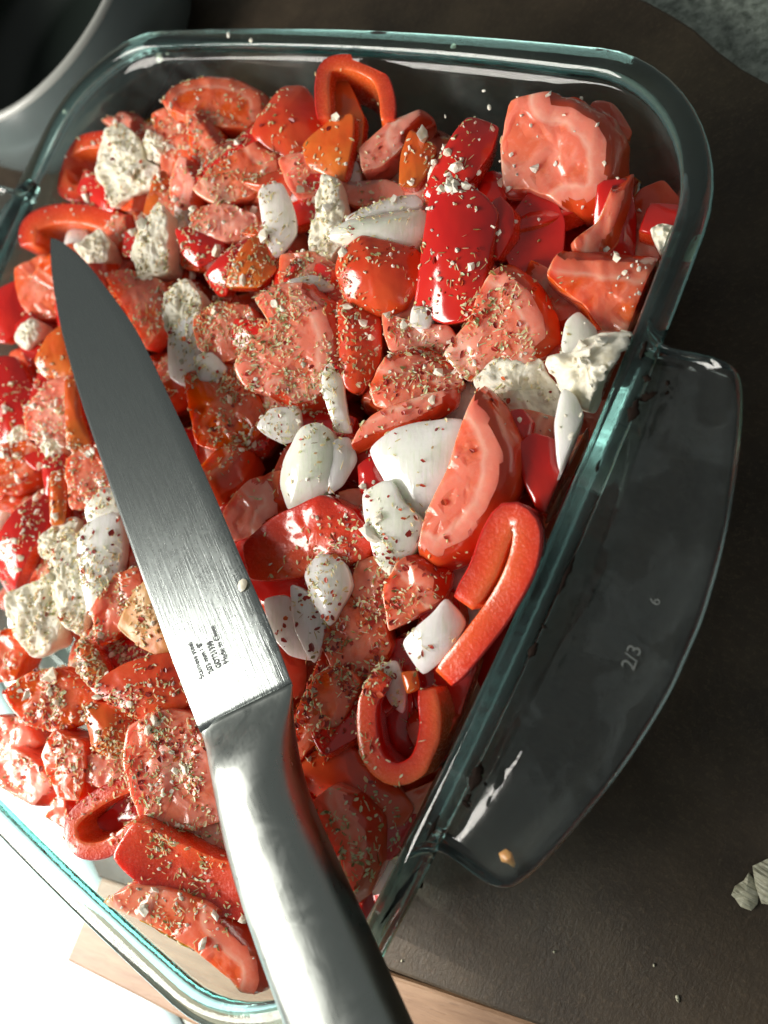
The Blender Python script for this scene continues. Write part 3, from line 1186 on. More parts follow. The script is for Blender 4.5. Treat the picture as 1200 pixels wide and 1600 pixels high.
piece('PO', -.30, (.1, .1), [(352, 440), (370, 398), (392, 372), (408, 366), (416, 395), (430, 420), (402, 445)], label="orange end of the shiny pepper strip above the tomato half slice", bend=(.6, .2))
piece('P', -.34, (-.15, -.1), [(318, 430), (345, 400), (385, 368), (395, 380), (368, 420), (352, 456), (335, 458)], label="glossy red pepper strip above the tomato half slice", bend=(.9, .25))
piece('TS', -.35, (.0, -.15), [(527, 425), (535, 395), (565, 372), (610, 380), (650, 395), (652, 440), (630, 480), (590, 490), (545, 470)], label="glossy orange skinned tomato chunk left of the big red plank", dome=.45)
piece('PO', -.55, (.1, .1), [(628, 240), (642, 205), (680, 230), (672, 260), (650, 290), (625, 285)], label="small bright orange pepper square behind the crumb-topped rod")
piece('T', -.9, (0, .1), [(440, 250), (480, 240), (560, 290), (600, 280), (640, 300), (560, 320), (500, 300), (460, 300)], (), "crushed tomato pulp under crumbs between onion petal and orange flap")
# ---- upper right quarter
piece('P', -.05, (.15, .15), [(662, 292), (690, 240), (730, 182), (775, 190), (765, 235), (740, 275), (700, 302)], label="crumb-topped red pepper rod slanting up behind the big plank", bend=(.6, .2), thick=.8)
piece('P', .15, (-.15, -.05), [(642, 472), (655, 400), (672, 312), (698, 280), (745, 302), (768, 330), (758, 400), (738, 488), (690, 497)], label="big glossy red pepper plank standing out right of centre", bend=(.15, .20), dome=.12, thick=.7)
piece('O', -.35, (0, -.1), [(646, 480), (674, 484), (668, 512), (642, 508)], label="tiny white onion cube under the big red plank", thick=.5, dome=.05)
piece('P', -.25, (-.3, .0), [(760, 330), (780, 310), (800, 330), (798, 365), (778, 402), (758, 395)], label="narrow red pepper curl right of the big plank", bend=(.1, .5))
piece('P', -.75, (.1, .1), [(795, 345), (830, 300), (865, 310), (880, 350), (875, 400), (840, 428), (800, 415), (785, 380)], label="dark red pepper hollow below the large upright tomato", dome=-.1)
piece('T', -.1, (-.05, -.1), [(800, 165), (840, 150), (890, 150), (940, 178), (962, 215), (960, 270), (945, 310), (905, 330), (860, 305), (830, 290), (790, 290), (788, 220)], (1.6, 7.4), "large upright tomato half with orange skin at the far right", thick=1.5, taper=.98, bulge=.10)
piece('TS', -.9, (.2, .2), [(925, 165), (955, 160), (985, 205), (962, 240), (940, 240)], label="dark tomato piece half hidden behind the large upright half")
piece('P', -1.0, (0, .2), [(745, 280), (770, 268), (795, 280), (790, 312), (758, 315)], label="shaded red pepper bit between rod and large upright tomato")
piece('T', -.35, (.35, .0), [(995, 265), (992, 310), (970, 370), (945, 392), (905, 388), (900, 372), (935, 345), (955, 300), (965, 280)], (7.6, 2.6), "thin translucent tomato crescent by the far right corner", thick=.4)
piece('TS', -1.5, (.1, .1), [(975, 340), (1000, 300), (1035, 285), (1062, 315), (1055, 360), (1030, 395), (975, 392)], label="dark red tomato chunk low in the far right corner", dome=.1)
piece('T', -.35, (.15, -.05), [(860, 430), (885, 390), (960, 392), (1030, 400), (1028, 440), (1005, 480), (985, 525), (945, 515), (920, 480), (900, 465)], (1, 3), "pink tomato wedge with open cavity against the right rim", thick=1.4, amp=0.090)
piece('F', -.6, (0, 0), [(1018, 360), (1035, 348), (1055, 355), (1052, 378), (1030, 390)], label="lone feta crumb lump by the right rim's far end", amp=.14)
piece('T', -.30, (-.05, -.1), [(700, 550), (735, 500), (760, 440), (795, 412), (835, 445), (860, 490), (865, 530), (830, 560), (780, 575), (735, 590)], (2.7, 6.6), "tomato wedge with greenish core below the big red plank")
piece('O', -.30, (.2, .1), [(880, 545), (885, 505), (905, 490), (930, 515), (935, 560), (910, 590)], label="small pale onion petal tucked behind the big white feta", thick=.35)
piece('F', -.10, (-.1, -.1), [(865, 560), (905, 540), (940, 520), (982, 525), (990, 550), (962, 600), (935, 645), (900, 630), (875, 605), (860, 580)], label="biggest bright white feta crumble against the right rim", amp=.16, dome=.5)
piece('F', -.75, (0, 0), [(745, 590), (790, 560), (830, 560), (865, 600), (870, 640), (840, 665), (800, 650), (755, 620)], label="creamy feta crumble in shade left of the biggest one", amp=.16)
piece('O', -.05, (.25, -.1), [(868, 660), (880, 612), (900, 625), (922, 680), (915, 720), (895, 755), (875, 730)], label="pointed white onion petal along the right rim below the feta", thick=.35, bend=(0, .2))
# ---- centre
piece('T', -.20, (-.05, -.05), [(400, 470), (430, 450), (475, 448), (510, 475), (528, 520), (525, 570), (500, 632), (460, 640), (420, 612), (385, 600), (370, 570), (395, 530), (420, 505)], (2.2, 7.6), "round tomato half slice with orange rind in the dish's middle", thick=1.2, bulge=.08)
piece('TS', -.75, (.15, .0), [(530, 475), (560, 480), (592, 500), (592, 560), (560, 608), (535, 590)], label="red tomato skin behind the round half slice")
piece('T', -.45, (-.1, .0), [(305, 500), (340, 475), (385, 480), (400, 510), (385, 550), (340, 562), (310, 540)], (), "seedy wet tomato chunk left of the round half slice", amp=0.099)
piece('F', -.4, (-.1, 0), [(258, 460), (290, 440), (312, 470), (312, 510), (300, 530), (275, 540), (260, 515)], label="herb-covered feta piece right of the blade's middle")
piece('O', -.45, (-.1, -.1), [(266, 520), (305, 498), (314, 560), (296, 602), (266, 585)], label="creamy onion slice under the feta right of the blade")
piece('O', -.5, (0, 0), [(305, 560), (330, 552), (352, 575), (335, 595), (312, 592)], label="small onion scrap below the seedy tomato chunk", thick=.3)
piece('T', -.95, (-.1, -.1), [(292, 590), (340, 580), (400, 620), (415, 660), (370, 705), (310, 690)], (), "shadowed tomato flesh beside the blade, flecked with chili", amp=0.090)
piece('O', -.30, (.0, -.2), [(403, 668), (425, 640), (462, 640), (466, 680), (440, 692)], label="pale green onion chip below the round half slice", thick=.4)
piece('O', .0, (.1, .0), [(503, 592), (514, 572), (533, 590), (541, 640), (548, 672), (526, 670), (510, 630)], label="slim white onion sliver standing right of the round half slice", thick=.3, dome=.1)
piece('O', -.05, (-.1, -.1), [(445, 720), (470, 672), (500, 666), (526, 700), (520, 750), (490, 782), (455, 795), (440, 760)], label="plump white onion chunk right of the blade's lower middle", dome=.35, thick=.7)
piece('O', -.20, (.3, -.1), [(522, 690), (545, 688), (556, 720), (535, 757), (514, 768), (516, 720)], label="glassy onion layer behind the plump white chunk", thick=.3)
piece('T', -.35, (.0, -.05), [(582, 600), (610, 550), (650, 540), (700, 560), (718, 600), (690, 625), (630, 640), (590, 630)], (1, 3), "chili-speckled tomato chunk left of the shaded feta", amp=0.072)
piece('T', -.15, (.0, -.2), [(552, 692), (580, 650), (640, 625), (705, 610), (702, 640), (650, 672), (590, 692), (556, 708)], (3, 7.5), "smooth tomato crescent above the big smooth onion", thick=.8)
piece('O', .10, (-.15, -.05), [(582, 705), (620, 672), (680, 660), (722, 662), (712, 730), (680, 790), (648, 812), (610, 760)], label="big smooth greenish white onion wedge in the dish's middle", dome=.25, thick=.6)
piece('T', .25, (-.1, -.05), [(745, 615), (775, 650), (798, 700), (796, 750), (770, 810), (730, 858), (680, 882), (655, 862), (668, 800), (702, 730), (720, 670)], (.4, 7.0), "large smooth tomato wedge lying over the big onion", thick=1.3, amp=0.027, bulge=.10)
piece('O', .25, (-.15, -.15), [(560, 775), (605, 755), (625, 785), (655, 815), (640, 860), (612, 897), (590, 880), (575, 830)], label="bright white folded onion chunk below the big smooth onion", bend=(-.7, .25), thick=.5)
piece('PF', .0, (-.20, -.08), [(385, 850), (430, 810), (500, 778), (545, 800), (582, 845), (560, 872), (500, 890), (450, 902), (395, 902)], (0, 4), "orange red pepper cheek touching the blade, cut edge up", thick=.9, dome=.04, amp=.12)
piece('P', -.7, (-.1, -.2), [(380, 880), (440, 885), (520, 880), (560, 890), (520, 930), (440, 945), (400, 930)], label="dark red pepper wall under the orange red cheek")
piece('T', -.55, (-.1, -.1), [(350, 800), (380, 760), (420, 735), (445, 770), (442, 812), (400, 832), (362, 842)], (1.5, 4.5), "small tomato slice between blade and plump onion")
piece('P', -.55, (.0, .0), [(560, 730), (585, 712), (612, 760), (600, 775), (565, 770)], label="little red pepper bit left of the big smooth onion")
piece('T', -.7, (0, 0), [(530, 770), (565, 765), (580, 800), (560, 820), (530, 800)], (), "crumb-covered tomato scrap left of the folded onion", amp=0.090)
band(.5, (-.12, -.18), [(694, 1060), (735, 1012), (783, 946), (816, 882), (822, 826), (796, 806), (774, 836), (754, 892), (724, 942)], 47, 1.6, -1, "big hooked red pepper ring pressed against the right rim")
piece('P', -.5, (.2, .0), [(810, 700), (835, 680), (880, 695), (892, 740), (870, 795), (840, 792), (820, 750)], label="red pepper piece between large tomato wedge and right rim")
piece('P', -.55, (0, .0), [(785, 650), (815, 640), (834, 660), (826, 692), (800, 692)], label="small red pepper bit under the shaded feta")
# ---- lower centre
piece('O', .05, (-.1, -.05), [(478, 900), (500, 868), (535, 880), (546, 915), (530, 950), (514, 974), (490, 940)], label="rounded white onion piece right of the knife's heel", dome=.25)
piece('O', -.1, (-.1, -.1), [(455, 918), (480, 930), (506, 975), (490, 1032), (462, 985)], label="pointed onion petal beside the rounded piece", thick=.3)
piece('O', -.35, (-.1, -.1), [(415, 940), (450, 935), (470, 980), (488, 1028), (450, 1020), (425, 990)], label="dull flat onion layer touching the blade near its print", thick=.3)
piece('T', -.05, (.0, -.1), [(600, 925), (620, 880), (655, 868), (696, 895), (690, 935), (650, 960), (610, 982)], (1.8, 3.6), "small red tomato block above the square onion", thick=.9)
piece('O', .15, (.0, -.15), [(630, 1005), (670, 965), (695, 940), (722, 975), (700, 1020), (660, 1050)], label="square shiny onion piece left of the hooked ring's end", dome=.1, bend=(.6, .2))
piece('T', -.5, (0, -.1), [(500, 985), (540, 935), (590, 960), (608, 1010), (580, 1052), (530, 1062)], (), "spice-covered tomato chunk under the rounded onion", amp=0.099)
piece('T', -.45, (0, -.1), [(560, 880), (600, 870), (625, 920), (610, 970), (570, 960), (548, 920)], (), "seed-strewn tomato pulp below the folded onion", amp=0.113)
piece('T', -.40, (-.1, -.15), [(455, 1130), (490, 1062), (530, 1045), (558, 1070), (530, 1130), (480, 1172), (455, 1205)], (), "pink tomato wedge right of the knife's bolster")
band(.0, (.0, -.15), [(596, 1058), (574, 1105), (580, 1178), (614, 1210), (654, 1194), (672, 1140), (668, 1078)], 36, 1.6, 1, "U-shaped red pepper ring below the square onion")
piece('P', -1.3, (0, -.1), [(590, 1090), (640, 1080), (650, 1170), (620, 1190), (590, 1160)], label="dark hollow inside piece showing through the U-shaped ring")
piece('O', -.35, (0, 0), [(590, 1045), (618, 1035), (632, 1080), (628, 1112), (608, 1095)], label="onion strip dropping into the U-shaped ring", thick=.3)
piece('PO', -.1, (.1, 0), [(628, 1052), (650, 1050), (655, 1075), (636, 1082)], label="tiny orange scrap on the U-shaped ring's upper arm", thick=.25)
piece('TS', -.9, (.0, -.1), [(465, 1205), (530, 1160), (590, 1205), (640, 1260), (600, 1305), (520, 1262)], label="shaded tomato skin right of the knife handle's neck")
piece('T', -.15, (-.05, -.15), [(488, 1262), (515, 1235), (555, 1250), (585, 1290), (588, 1350), (565, 1402), (543, 1414), (512, 1340)], (2.0, 5.8), "herb-sprinkled tomato slice right of the knife handle", thick=1.2)
piece('T', -1.4, (.2, -.1), [(600, 1250), (650, 1235), (700, 1215), (680, 1270), (650, 1315), (605, 1305)], (), "blurred tomato chunk pressed against the right glass wall")
piece('O', -1.4, (.2, -.1), [(575, 1340), (610, 1315), (635, 1335), (612, 1385), (575, 1395)], label="pale onion layer behind the glass near the right corner")
piece('P', -.9, (.2, -.1), [(540, 1425), (575, 1385), (584, 1420), (570, 1465), (545, 1455)], label="red pepper end squeezed between knife handle and right rim")
piece('T', -1.6, (.2, 0), [(690, 1090), (740, 1060), (760, 1110), (720, 1180), (690, 1170)], (), "red tomato pressed to the glass below the hooked ring")
# ---- left of the knife
piece('T', -.9, (-.1, 0), [(25, 420), (70, 400), (85, 440), (92, 490), (50, 495), (28, 462)], (), "soft pink tomato left of the blade's pointed end")
piece('P', -.75, (-.1, 0), [(-25, 470), (0, 452), (25, 440), (42, 475), (35, 505), (10, 532), (-22, 525)], label="orange red pepper cut by the picture's left edge, topmost", bend=(0, .2))
piece('O', -1.0, (-.2, .1), [(-5, 425), (12, 412), (30, 440), (22, 455), (2, 448)], label="white onion tip by the left handle", thick=.3)
piece('F', -.5, (0, 0), [(25, 515), (45, 500), (62, 505), (60, 530), (40, 545), (25, 535)], label="crumbly feta lump left of the blade's upper part")
piece('PO', -.35, (-.1, -.1), [(55, 562), (75, 525), (100, 510), (116, 560), (114, 588), (70, 587)], label="orange pepper chunk touching the blade's upper left side")
piece('P', -.6, (-.1, 0), [(-25, 575), (20, 560), (46, 610), (46, 650), (20, 702), (-22, 708)], label="dark red pepper at the left edge under green herbs", bend=(.5, .12))
piece('T', -.4, (-.05, -.05), [(40, 640), (75, 600), (108, 590), (120, 640), (118, 695), (80, 692), (45, 682)], (), "tomato flesh with feta bits left of the blade")
piece('PO', -.25, (.1, 0), [(102, 598), (118, 596), (128, 650), (140, 690), (118, 705), (104, 690)], label="orange pepper strip along the blade's left side", thick=.5)
piece('F', -.35, (0, 0), [(10, 682), (32, 663), (50, 680), (36, 702), (18, 699)], label="small feta bit on the orange-edged tomato at left", amp=.12)
piece('T', -.45, (-.05, -.1), [(-25, 705), (30, 690), (70, 705), (62, 745), (20, 770), (-22, 768)], (2, 4.6), "orange-edged tomato slice at the picture's left edge")
piece('F', -.35, (0, 0), [(60, 697), (80, 686), (100, 692), (96, 708), (74, 716)], label="flat feta crumb beside the orange strip at left", amp=.12)
piece('P', -.45, (-.1, 0), [(66, 718), (98, 712), (94, 760), (72, 772)], label="short red pepper bar above the thin orange bar")
piece('PO', -.2, (.05, 0), [(79, 745), (100, 738), (104, 780), (99, 815), (79, 815)], label="thin upright orange pepper bar left of the blade", thick=.5)
piece('T', -.35, (-.05, -.05), [(104, 722), (140, 700), (180, 762), (172, 782), (112, 792)], (), "pale tomato flesh against the blade's middle", amp=0.072)
piece('O', -.15, (-.1, -.1), [(135, 792), (160, 765), (190, 768), (196, 800), (162, 822), (140, 817)], label="white onion bit touching the blade above the long petal", thick=.4)
piece('P', -.25, (-.15, 0), [(-25, 875), (20, 800), (60, 758), (77, 775), (60, 840), (25, 892), (-18, 935)], label="long diagonal red pepper strip at the left edge", bend=(.9, .25), thick=.7)
piece('O', .0, (-.1, -.1), [(120, 840), (145, 815), (182, 808), (187, 870), (166, 932), (140, 957), (126, 900)], label="long white onion petal left of the blade's lower part", bend=(0, .12), thick=.5)
piece('F', -.2, (-.1, -.1), [(8, 937), (40, 915), (80, 903), (92, 960), (82, 1012), (50, 1024), (25, 992)], label="large feta slab dusted with herbs at the left edge", amp=.12)
piece('F', -.15, (-.1, -.1), [(80, 870), (108, 838), (132, 880), (136, 950), (122, 990), (95, 970), (82, 920)], label="upright feta piece between large feta slab and long onion petal", amp=.12)
piece('F', -.4, (-.1, 0), [(62, 842), (90, 815), (118, 812), (110, 845), (85, 872), (62, 870)], label="herb-crusted feta bit beside the long diagonal pepper", amp=.12)
piece('T', -.35, (0, -.1), [(145, 950), (180, 900), (215, 890), (222, 930), (192, 982), (155, 1002)], (), "pink tomato beside the blade above the yellow rib piece")
piece('PY', .05, (-.15, -.1), [(186, 980), (205, 935), (225, 912), (248, 925), (275, 1010), (272, 1034), (225, 1012)], (1.5, 3), "yellowish pepper rib piece sticking out from under the blade")
piece('PO', .0, (-.1, 0), [(120, 1010), (135, 1000), (160, 1030), (166, 1062), (140, 1072), (122, 1045)], label="small orange pepper tip with a green end", thick=.5)
piece('TS', .05, (-.05, -.1), [(145, 1075), (195, 1040), (260, 1022), (300, 1040), (312, 1085), (240, 1127), (200, 1112)], label="flat orange red tomato skin left of the knife's heel", dome=.15, thick=.8)
piece('T', -.05, (-.1, -.1), [(8, 1085), (50, 1052), (95, 1048), (142, 1080), (148, 1118), (90, 1142), (40, 1128)], (), "pale pink tomato block near the left edge above the orange bit", amp=0.072)
piece('PO', .05, (-.05, -.1), [(135, 1105), (170, 1100), (202, 1115), (207, 1162), (175, 1182), (145, 1167)], label="smooth orange pepper square left of the knife's bolster", dome=.25)
piece('T', -.05, (-.2, -.1), [(66, 1182), (85, 1145), (127, 1163), (131, 1200), (122, 1248), (90, 1242)], (), "upright pink tomato stub left of the red loop", thick=1.2)
piece('T', -.45, (-.1, -.1), [(130, 1185), (165, 1178), (200, 1190), (205, 1225), (165, 1232), (135, 1220)], (), "spice-covered tomato pulp above the red loop", amp=0.090)
piece('T', -.3, (-.2, -.15), [(-25, 1205), (20, 1172), (60, 1200), (84, 1240), (60, 1268), (10, 1287), (-22, 1290)], (3, 5.6), "sunlit orange tomato piece against the left glass")
piece('T', -.55, (-.2, -.2), [(65, 1290), (85, 1250), (112, 1243), (114, 1300), (75, 1324)], (2, 4), "small translucent tomato wedge left of the red loop")
band(-.1, (-.15, -.2), [(206, 1222), (152, 1248), (113, 1284), (121, 1322), (162, 1328), (216, 1292)], 27, 1.3, -1, "looped red pepper slice at the sunlit near left corner", mats=('pf', 'ps'))
piece('P', -.75, (-.2, -.2), [(150, 1285), (205, 1240), (215, 1280), (165, 1310)], label="red pepper inner wall seen inside the sunlit loop", dome=-.1)
piece('T', .0, (-.05, -.1), [(195, 1190), (205, 1140), (250, 1115), (300, 1122), (330, 1200), (350, 1270), (300, 1292), (220, 1272)], (), "broad herb-strewn tomato left of the knife handle's neck", amp=0.072, thick=1.4)
piece('PF', .0, (-.05, -.25), [(182, 1340), (215, 1288), (260, 1308), (320, 1338), (378, 1358), (400, 1400), (402, 1440), (340, 1428), (270, 1408), (210, 1372)], (5, 9.5), "thick red pepper slice left of the knife handle", thick=1.1, dome=-.2)
piece('T', -.25, (-.05, -.3), [(170, 1415), (215, 1388), (280, 1400), (350, 1432), (402, 1480), (416, 1540), (398, 1578), (365, 1535), (300, 1482), (230, 1442)], (3, 6), "long tomato wedge with orange skin at the sunlit near corner", thick=1.7, taper=.95, amp=0.018)
piece('T', -.9, (.0, -.3), [(222, 1440), (300, 1482), (362, 1535), (395, 1572), (345, 1548), (270, 1512)], (), "seedy underside flesh of the sunlit near corner tomato", thick=.6)
piece('O', -1.2, (0, -.3), [(395, 1440), (425, 1450), (428, 1510), (410, 1520)], label="pale onion slice by the knife handle at the near corner")
piece('T', -.4, (-.1, -.1), [(-25, 1000), (15, 985), (36, 1020), (22, 1060), (-22, 1062)], (), "tomato flesh at the left edge under the large feta slab", amp=0.072)
piece('T', -.45, (-.1, -.1), [(-25, 1122), (30, 1125), (62, 1160), (30, 1182), (-22, 1182)], (), "orange pink tomato at the left edge above the sunlit piece", amp=0.072)
piece('T', -.6, (0, 0), [(300, 330), (345, 318), (395, 335), (400, 365), (350, 375), (305, 360)], (), "herb-covered tomato pulp between crimson pepper and onion petal", amp=0.090)
piece('T', -.65, (0, 0), [(440, 400), (490, 395), (530, 420), (525, 460), (480, 450), (440, 440)], (), "tomato flesh under a thin onion edge above the half slice", amp=0.090)
piece('O', -.45, (0, .1), [(450, 440), (490, 430), (520, 448), (500, 455)], label="thin onion edge above the round half slice", thick=.25)
piece('T', -.6, (0, 0), [(600, 490), (650, 505), (700, 510), (720, 560), (660, 545), (610, 545)], (), "tomato pulp below the tiny onion cube", amp=0.090)
piece('T', -.7, (-.1, 0), [(165, 430), (200, 425), (250, 440), (262, 490), (225, 540), (195, 480)], (), "spice-covered tomato beside the blade's curved tip edge", amp=0.090)
piece('T', -.6, (0, 0), [(335, 1275), (370, 1268), (390, 1340), (350, 1335), (300, 1310), (290, 1290)], (), "seedy tomato pulp under the knife handle's left side", amp=0.081)

# ---- buried pieces that fill the dish below the top layer
fr = random.Random(21)
GEN = {
    'T': [(-1.5, -.3), (-1.1, .75), (0, 1.15), (1.1, .75), (1.5, -.3), (.6, -.65), (-.6, -.65)],
    'P': [(-1.4, -.6), (0, -.75), (1.4, -.55), (1.45, .5), (0, .7), (-1.4, .55)],
    'O': [(-1.1, 0), (-.4, .6), (.6, .55), (1.2, -.1), (.5, -.6), (-.5, -.55)]}
FILL = {'T': ("red tomato chunk buried under the top pieces", "buried tomato chunks"),
        'P': ("red pepper chunk buried under the top pieces", "buried pepper chunks"),
        'O': ("white onion chunk buried under the top pieces", "buried onion chunks")}


def zone(x, y):
    r_ = "far" if y > 4 else ("near" if y < -4 else "middle")
    c_ = "left" if x < -4 else ("right" if x > 4 else "centre")
    return ("dish's centre" if (r_, c_) == ("middle", "centre") else ("dish's %s %s" % (r_, c_)))


cells = []
for lay, z in enumerate((-4.2, -2.9, -1.75, -1.0)):
    step = (2.9, 2.9, 2.3, 1.9)[lay]
    y = -10.0
    while y < 10.6:
        x = -10.2
        while x < 10.8:
            cells.append((x + fr.uniform(-.6, .6) + (lay % 2) * .9, y + fr.uniform(-.6, .6), z + fr.uniform(-.25, .25), lay))
            x += step
        y += step
for (x, y, z, lay) in cells:
    c = Vector((x, y, z))
    u, v_ = prj(c)
    if u < -260 or v_ > 1660:
        continue
    if x - y > 14.5 and x > 2 and y < -8.0:      # the near corner of the dish is almost empty
        continue
    if y < -7.0 - (x + 12) * .08 and x < 5:
        continue
    if lay >= 2 and y > 9.3:
        continue
    if lay == 0 and x < 7.5 and y < 7.5 and x > -8:
        continue
    kd = fr.choices(['T', 'P', 'O'], [6, 3, 1.2])[0]
    a = fr.uniform(0, 6.28)
    sc = fr.uniform(.85, 1.2) * (1, 1, .95, .72)[lay]
    pts = [((px * math.cos(a) - py * math.sin(a)) * sc, (px * math.sin(a) + py * math.cos(a)) * sc, 0) for px, py in GEN[kd]]
    n = Vector((fr.uniform(-.55, .55), fr.uniform(-.55, .55), 1)).normalized()
    xx = Vector((1, 0, 0))
    xx = (xx - n * xx.dot(n)).normalized()
    rot = Matrix((xx, n.cross(xx), n)).transposed()
    ol2, par = smooth_closed(pts, 28)
    th, dm, tp, bl, am = DEF[kd]
    kk = 'TS' if (kd == 'T' and fr.random() < .3) else kd
    slab3(kk, c, rot, ol2, par, len(pts), [(0, 4)] if kk == 'T' else [], th, dm, tp, bl, am * 1.3, FILL[kd][0] + ", " + zone(x, y), FILL[kd][1] + ", " + zone(x, y))

# juice pooled on the dish's floor
jp = [(p[0], p[1]) for p in rim_path(-2.25)]
jv = [(x, y, 0) for x, y in jp] + [(x * .98, y * .98, .35 + .06 * noise.noise(Vector((x, y, 0)))) for x, y in jp]
n = len(jp)
jf = [(i, (i + 1) % n, n + (i + 1) % n, n + i) for i in range(n)] + [tuple(n + i for i in range(n)), tuple(reversed(range(n)))]
# only under the heap: keep the near corner dry
jv = [(x - (max(0, -(y) - 6.0) * .0), max(y, -6.2 - (x + 12) * .06), z) for x, y, z in jv]
o = mesh("tomato_juice", jv, jf, M['juice'], None, False)
o.location = (0, 0, (ZT + .62) * S)
fix_normals(o)
tag(o, "thin red tomato juice pooled on the glass floor under the vegetables", "juice", kind='stuff')

# ------------------------------------------------------------------ knife
T0 = unp(80, 372, .48)
E0 = unp(548, 1600, 1.10)
kx = (E0 - T0).normalized()
kw = Vector((0, 0, 1)).cross(kx).normalized()
kn = kx.cross(kw)
krot = Matrix((kx, kw, kn)).transposed()


def onk(u, v, h=0.0):
    d = ray(u, v)
    p0 = T0 + kn * h
    q = CAM + d * ((p0 - CAM).dot(kn) / d.dot(kn)) - p0
    return Vector((q.dot(kx), q.dot(kw), h))


knife = tag(empty("kitchen_knife", T0, krot), "steel chef's knife lying across the dish, its handle over the near rim", "knife")
spine = [onk(*p) for p in [(80, 372), (80, 398), (84, 440), (97, 510), (121, 600), (150, 690), (210, 862), (260, 1000), (315, 1145)]]
edge = [onk(*p) for p in [(80, 372), (95, 377), (130, 405), (170, 455), (215, 520), (270, 632), (330, 762), (380, 880), (420, 972), (458, 1072)]]
NB = 60
sp1, ed1 = smooth_open(spine, NB), smooth_open(edge, NB)
bv, top, bot = [], [], []
ACR = 10
for i in range(NB):
    a, b = sp1[i], ed1[i]
    th = .10 * min(1, .25 + i / 18)
    rowt, rowb = [], []
    for j in range(ACR + 1):
        t = j / ACR
        tt = (0, .012, .04, .15, .3, .5, .7, .86, .93, .985, 1.0)[j]
        p = a.lerp(b, tt)
        h = th * (1 - .55 * tt) if tt < .93 else th * (.45 * (1 - (tt - .93) / .07) + .02)
        if j == 0:
            h *= .55
        rowt.append(len(bv))
        bv.append((p.x, p.y, h))
        rowb.append(len(bv))
        bv.append((p.x, p.y, -h))
    top.append(rowt)
    bot.append(rowb)
bf = grid_faces(top, False) + [tuple(reversed(f)) for f in grid_faces(bot, False)]
for i in range(NB - 1):
    bf.append((top[i][0], top[i + 1][0], bot[i + 1][0], bot[i][0]))
    bf.append((top[i][-1], bot[i][-1], bot[i + 1][-1], top[i + 1][-1]))
bf.append(tuple(top[-1] + bot[-1][::-1]))
blade = mesh("blade", bv, bf, M['blade'], knife)
fix_normals(blade)
# handle: an oval steel grip that starts flush with the blade at the slanted bolster
lft = [onk(*p, .0) for p in [(312, 1138), (344, 1220), (382, 1378), (460, 1602), (520, 1760)]]
rgt = [onk(*p, .0) for p in [(457, 1068), (456, 1168), (478, 1256), (538, 1390), (634, 1602), (706, 1760)]]
NH = 90
l1, r1 = smooth_open(lft, NH), smooth_open(rgt, NH)
hv2, hl2 = [], []
K = 28
for i in range(NH):
    a, b = l1[i], r1[i]
    cc = (a + b) / 2
    hw = (b - a) / 2
    t = i / (NH - 1)
    dist = (cc - (l1[0] + r1[0]) / 2).length
    hh = .10 + .72 * (1 - math.exp(-(dist / .85) ** 1.6))
    if t > .96:
        hh *= .9
    hl2.append(list(range(len(hv2), len(hv2) + K)))
    for j in range(K):
        q = 2 * math.pi * j / K
        cx_, sx_ = math.copysign(abs(math.cos(q)) ** .78, math.cos(q)), math.copysign(abs(math.sin(q)) ** .78, math.sin(q))
        p = cc + hw * cx_
        hv2.append((p.x, p.y, hh * sx_))
hf2 = grid_faces(hl2) + [tuple(hl2[0]), tuple(reversed(hl2[-1]))]
hnd = mesh("grip", hv2, hf2, M['hsteel'], knife)
fix_normals(hnd)
# the print on the blade, read towards the tip
for body, p0, p1, sx in (("Stainless steel", (319, 1058), (299, 1003), .95), ("203 mm / 8\"", (333, 1049), (312, 1001), .95), ("GD721338", (345, 1041), (329, 1000), .95), ("Made in China", (356, 1034), (333, 976), .95)):
    a, b = onk(*p0, .095), onk(*p1, .095)
    o = text_mesh("print", body, .215, M['print'], blade, a, b - a, (0, 0, 1), .012)
    xs = [(Vector(v.co) / S - a).dot((b - a).normalized()) for v in o.data.vertices]
    f = (b - a).length / max(xs)
    d = (b - a).normalized()
    for v in o.data.vertices:
        q = Vector(v.co) / S - a
        v.co = (Vector(v.co) / S + d * q.dot(d) * (f - 1)) * S

# ------------------------------------------------------------------ spices and crumbs, dropped on whatever lies on top
bvh = BVHTree.FromPolygons(ALLV, ALLF)
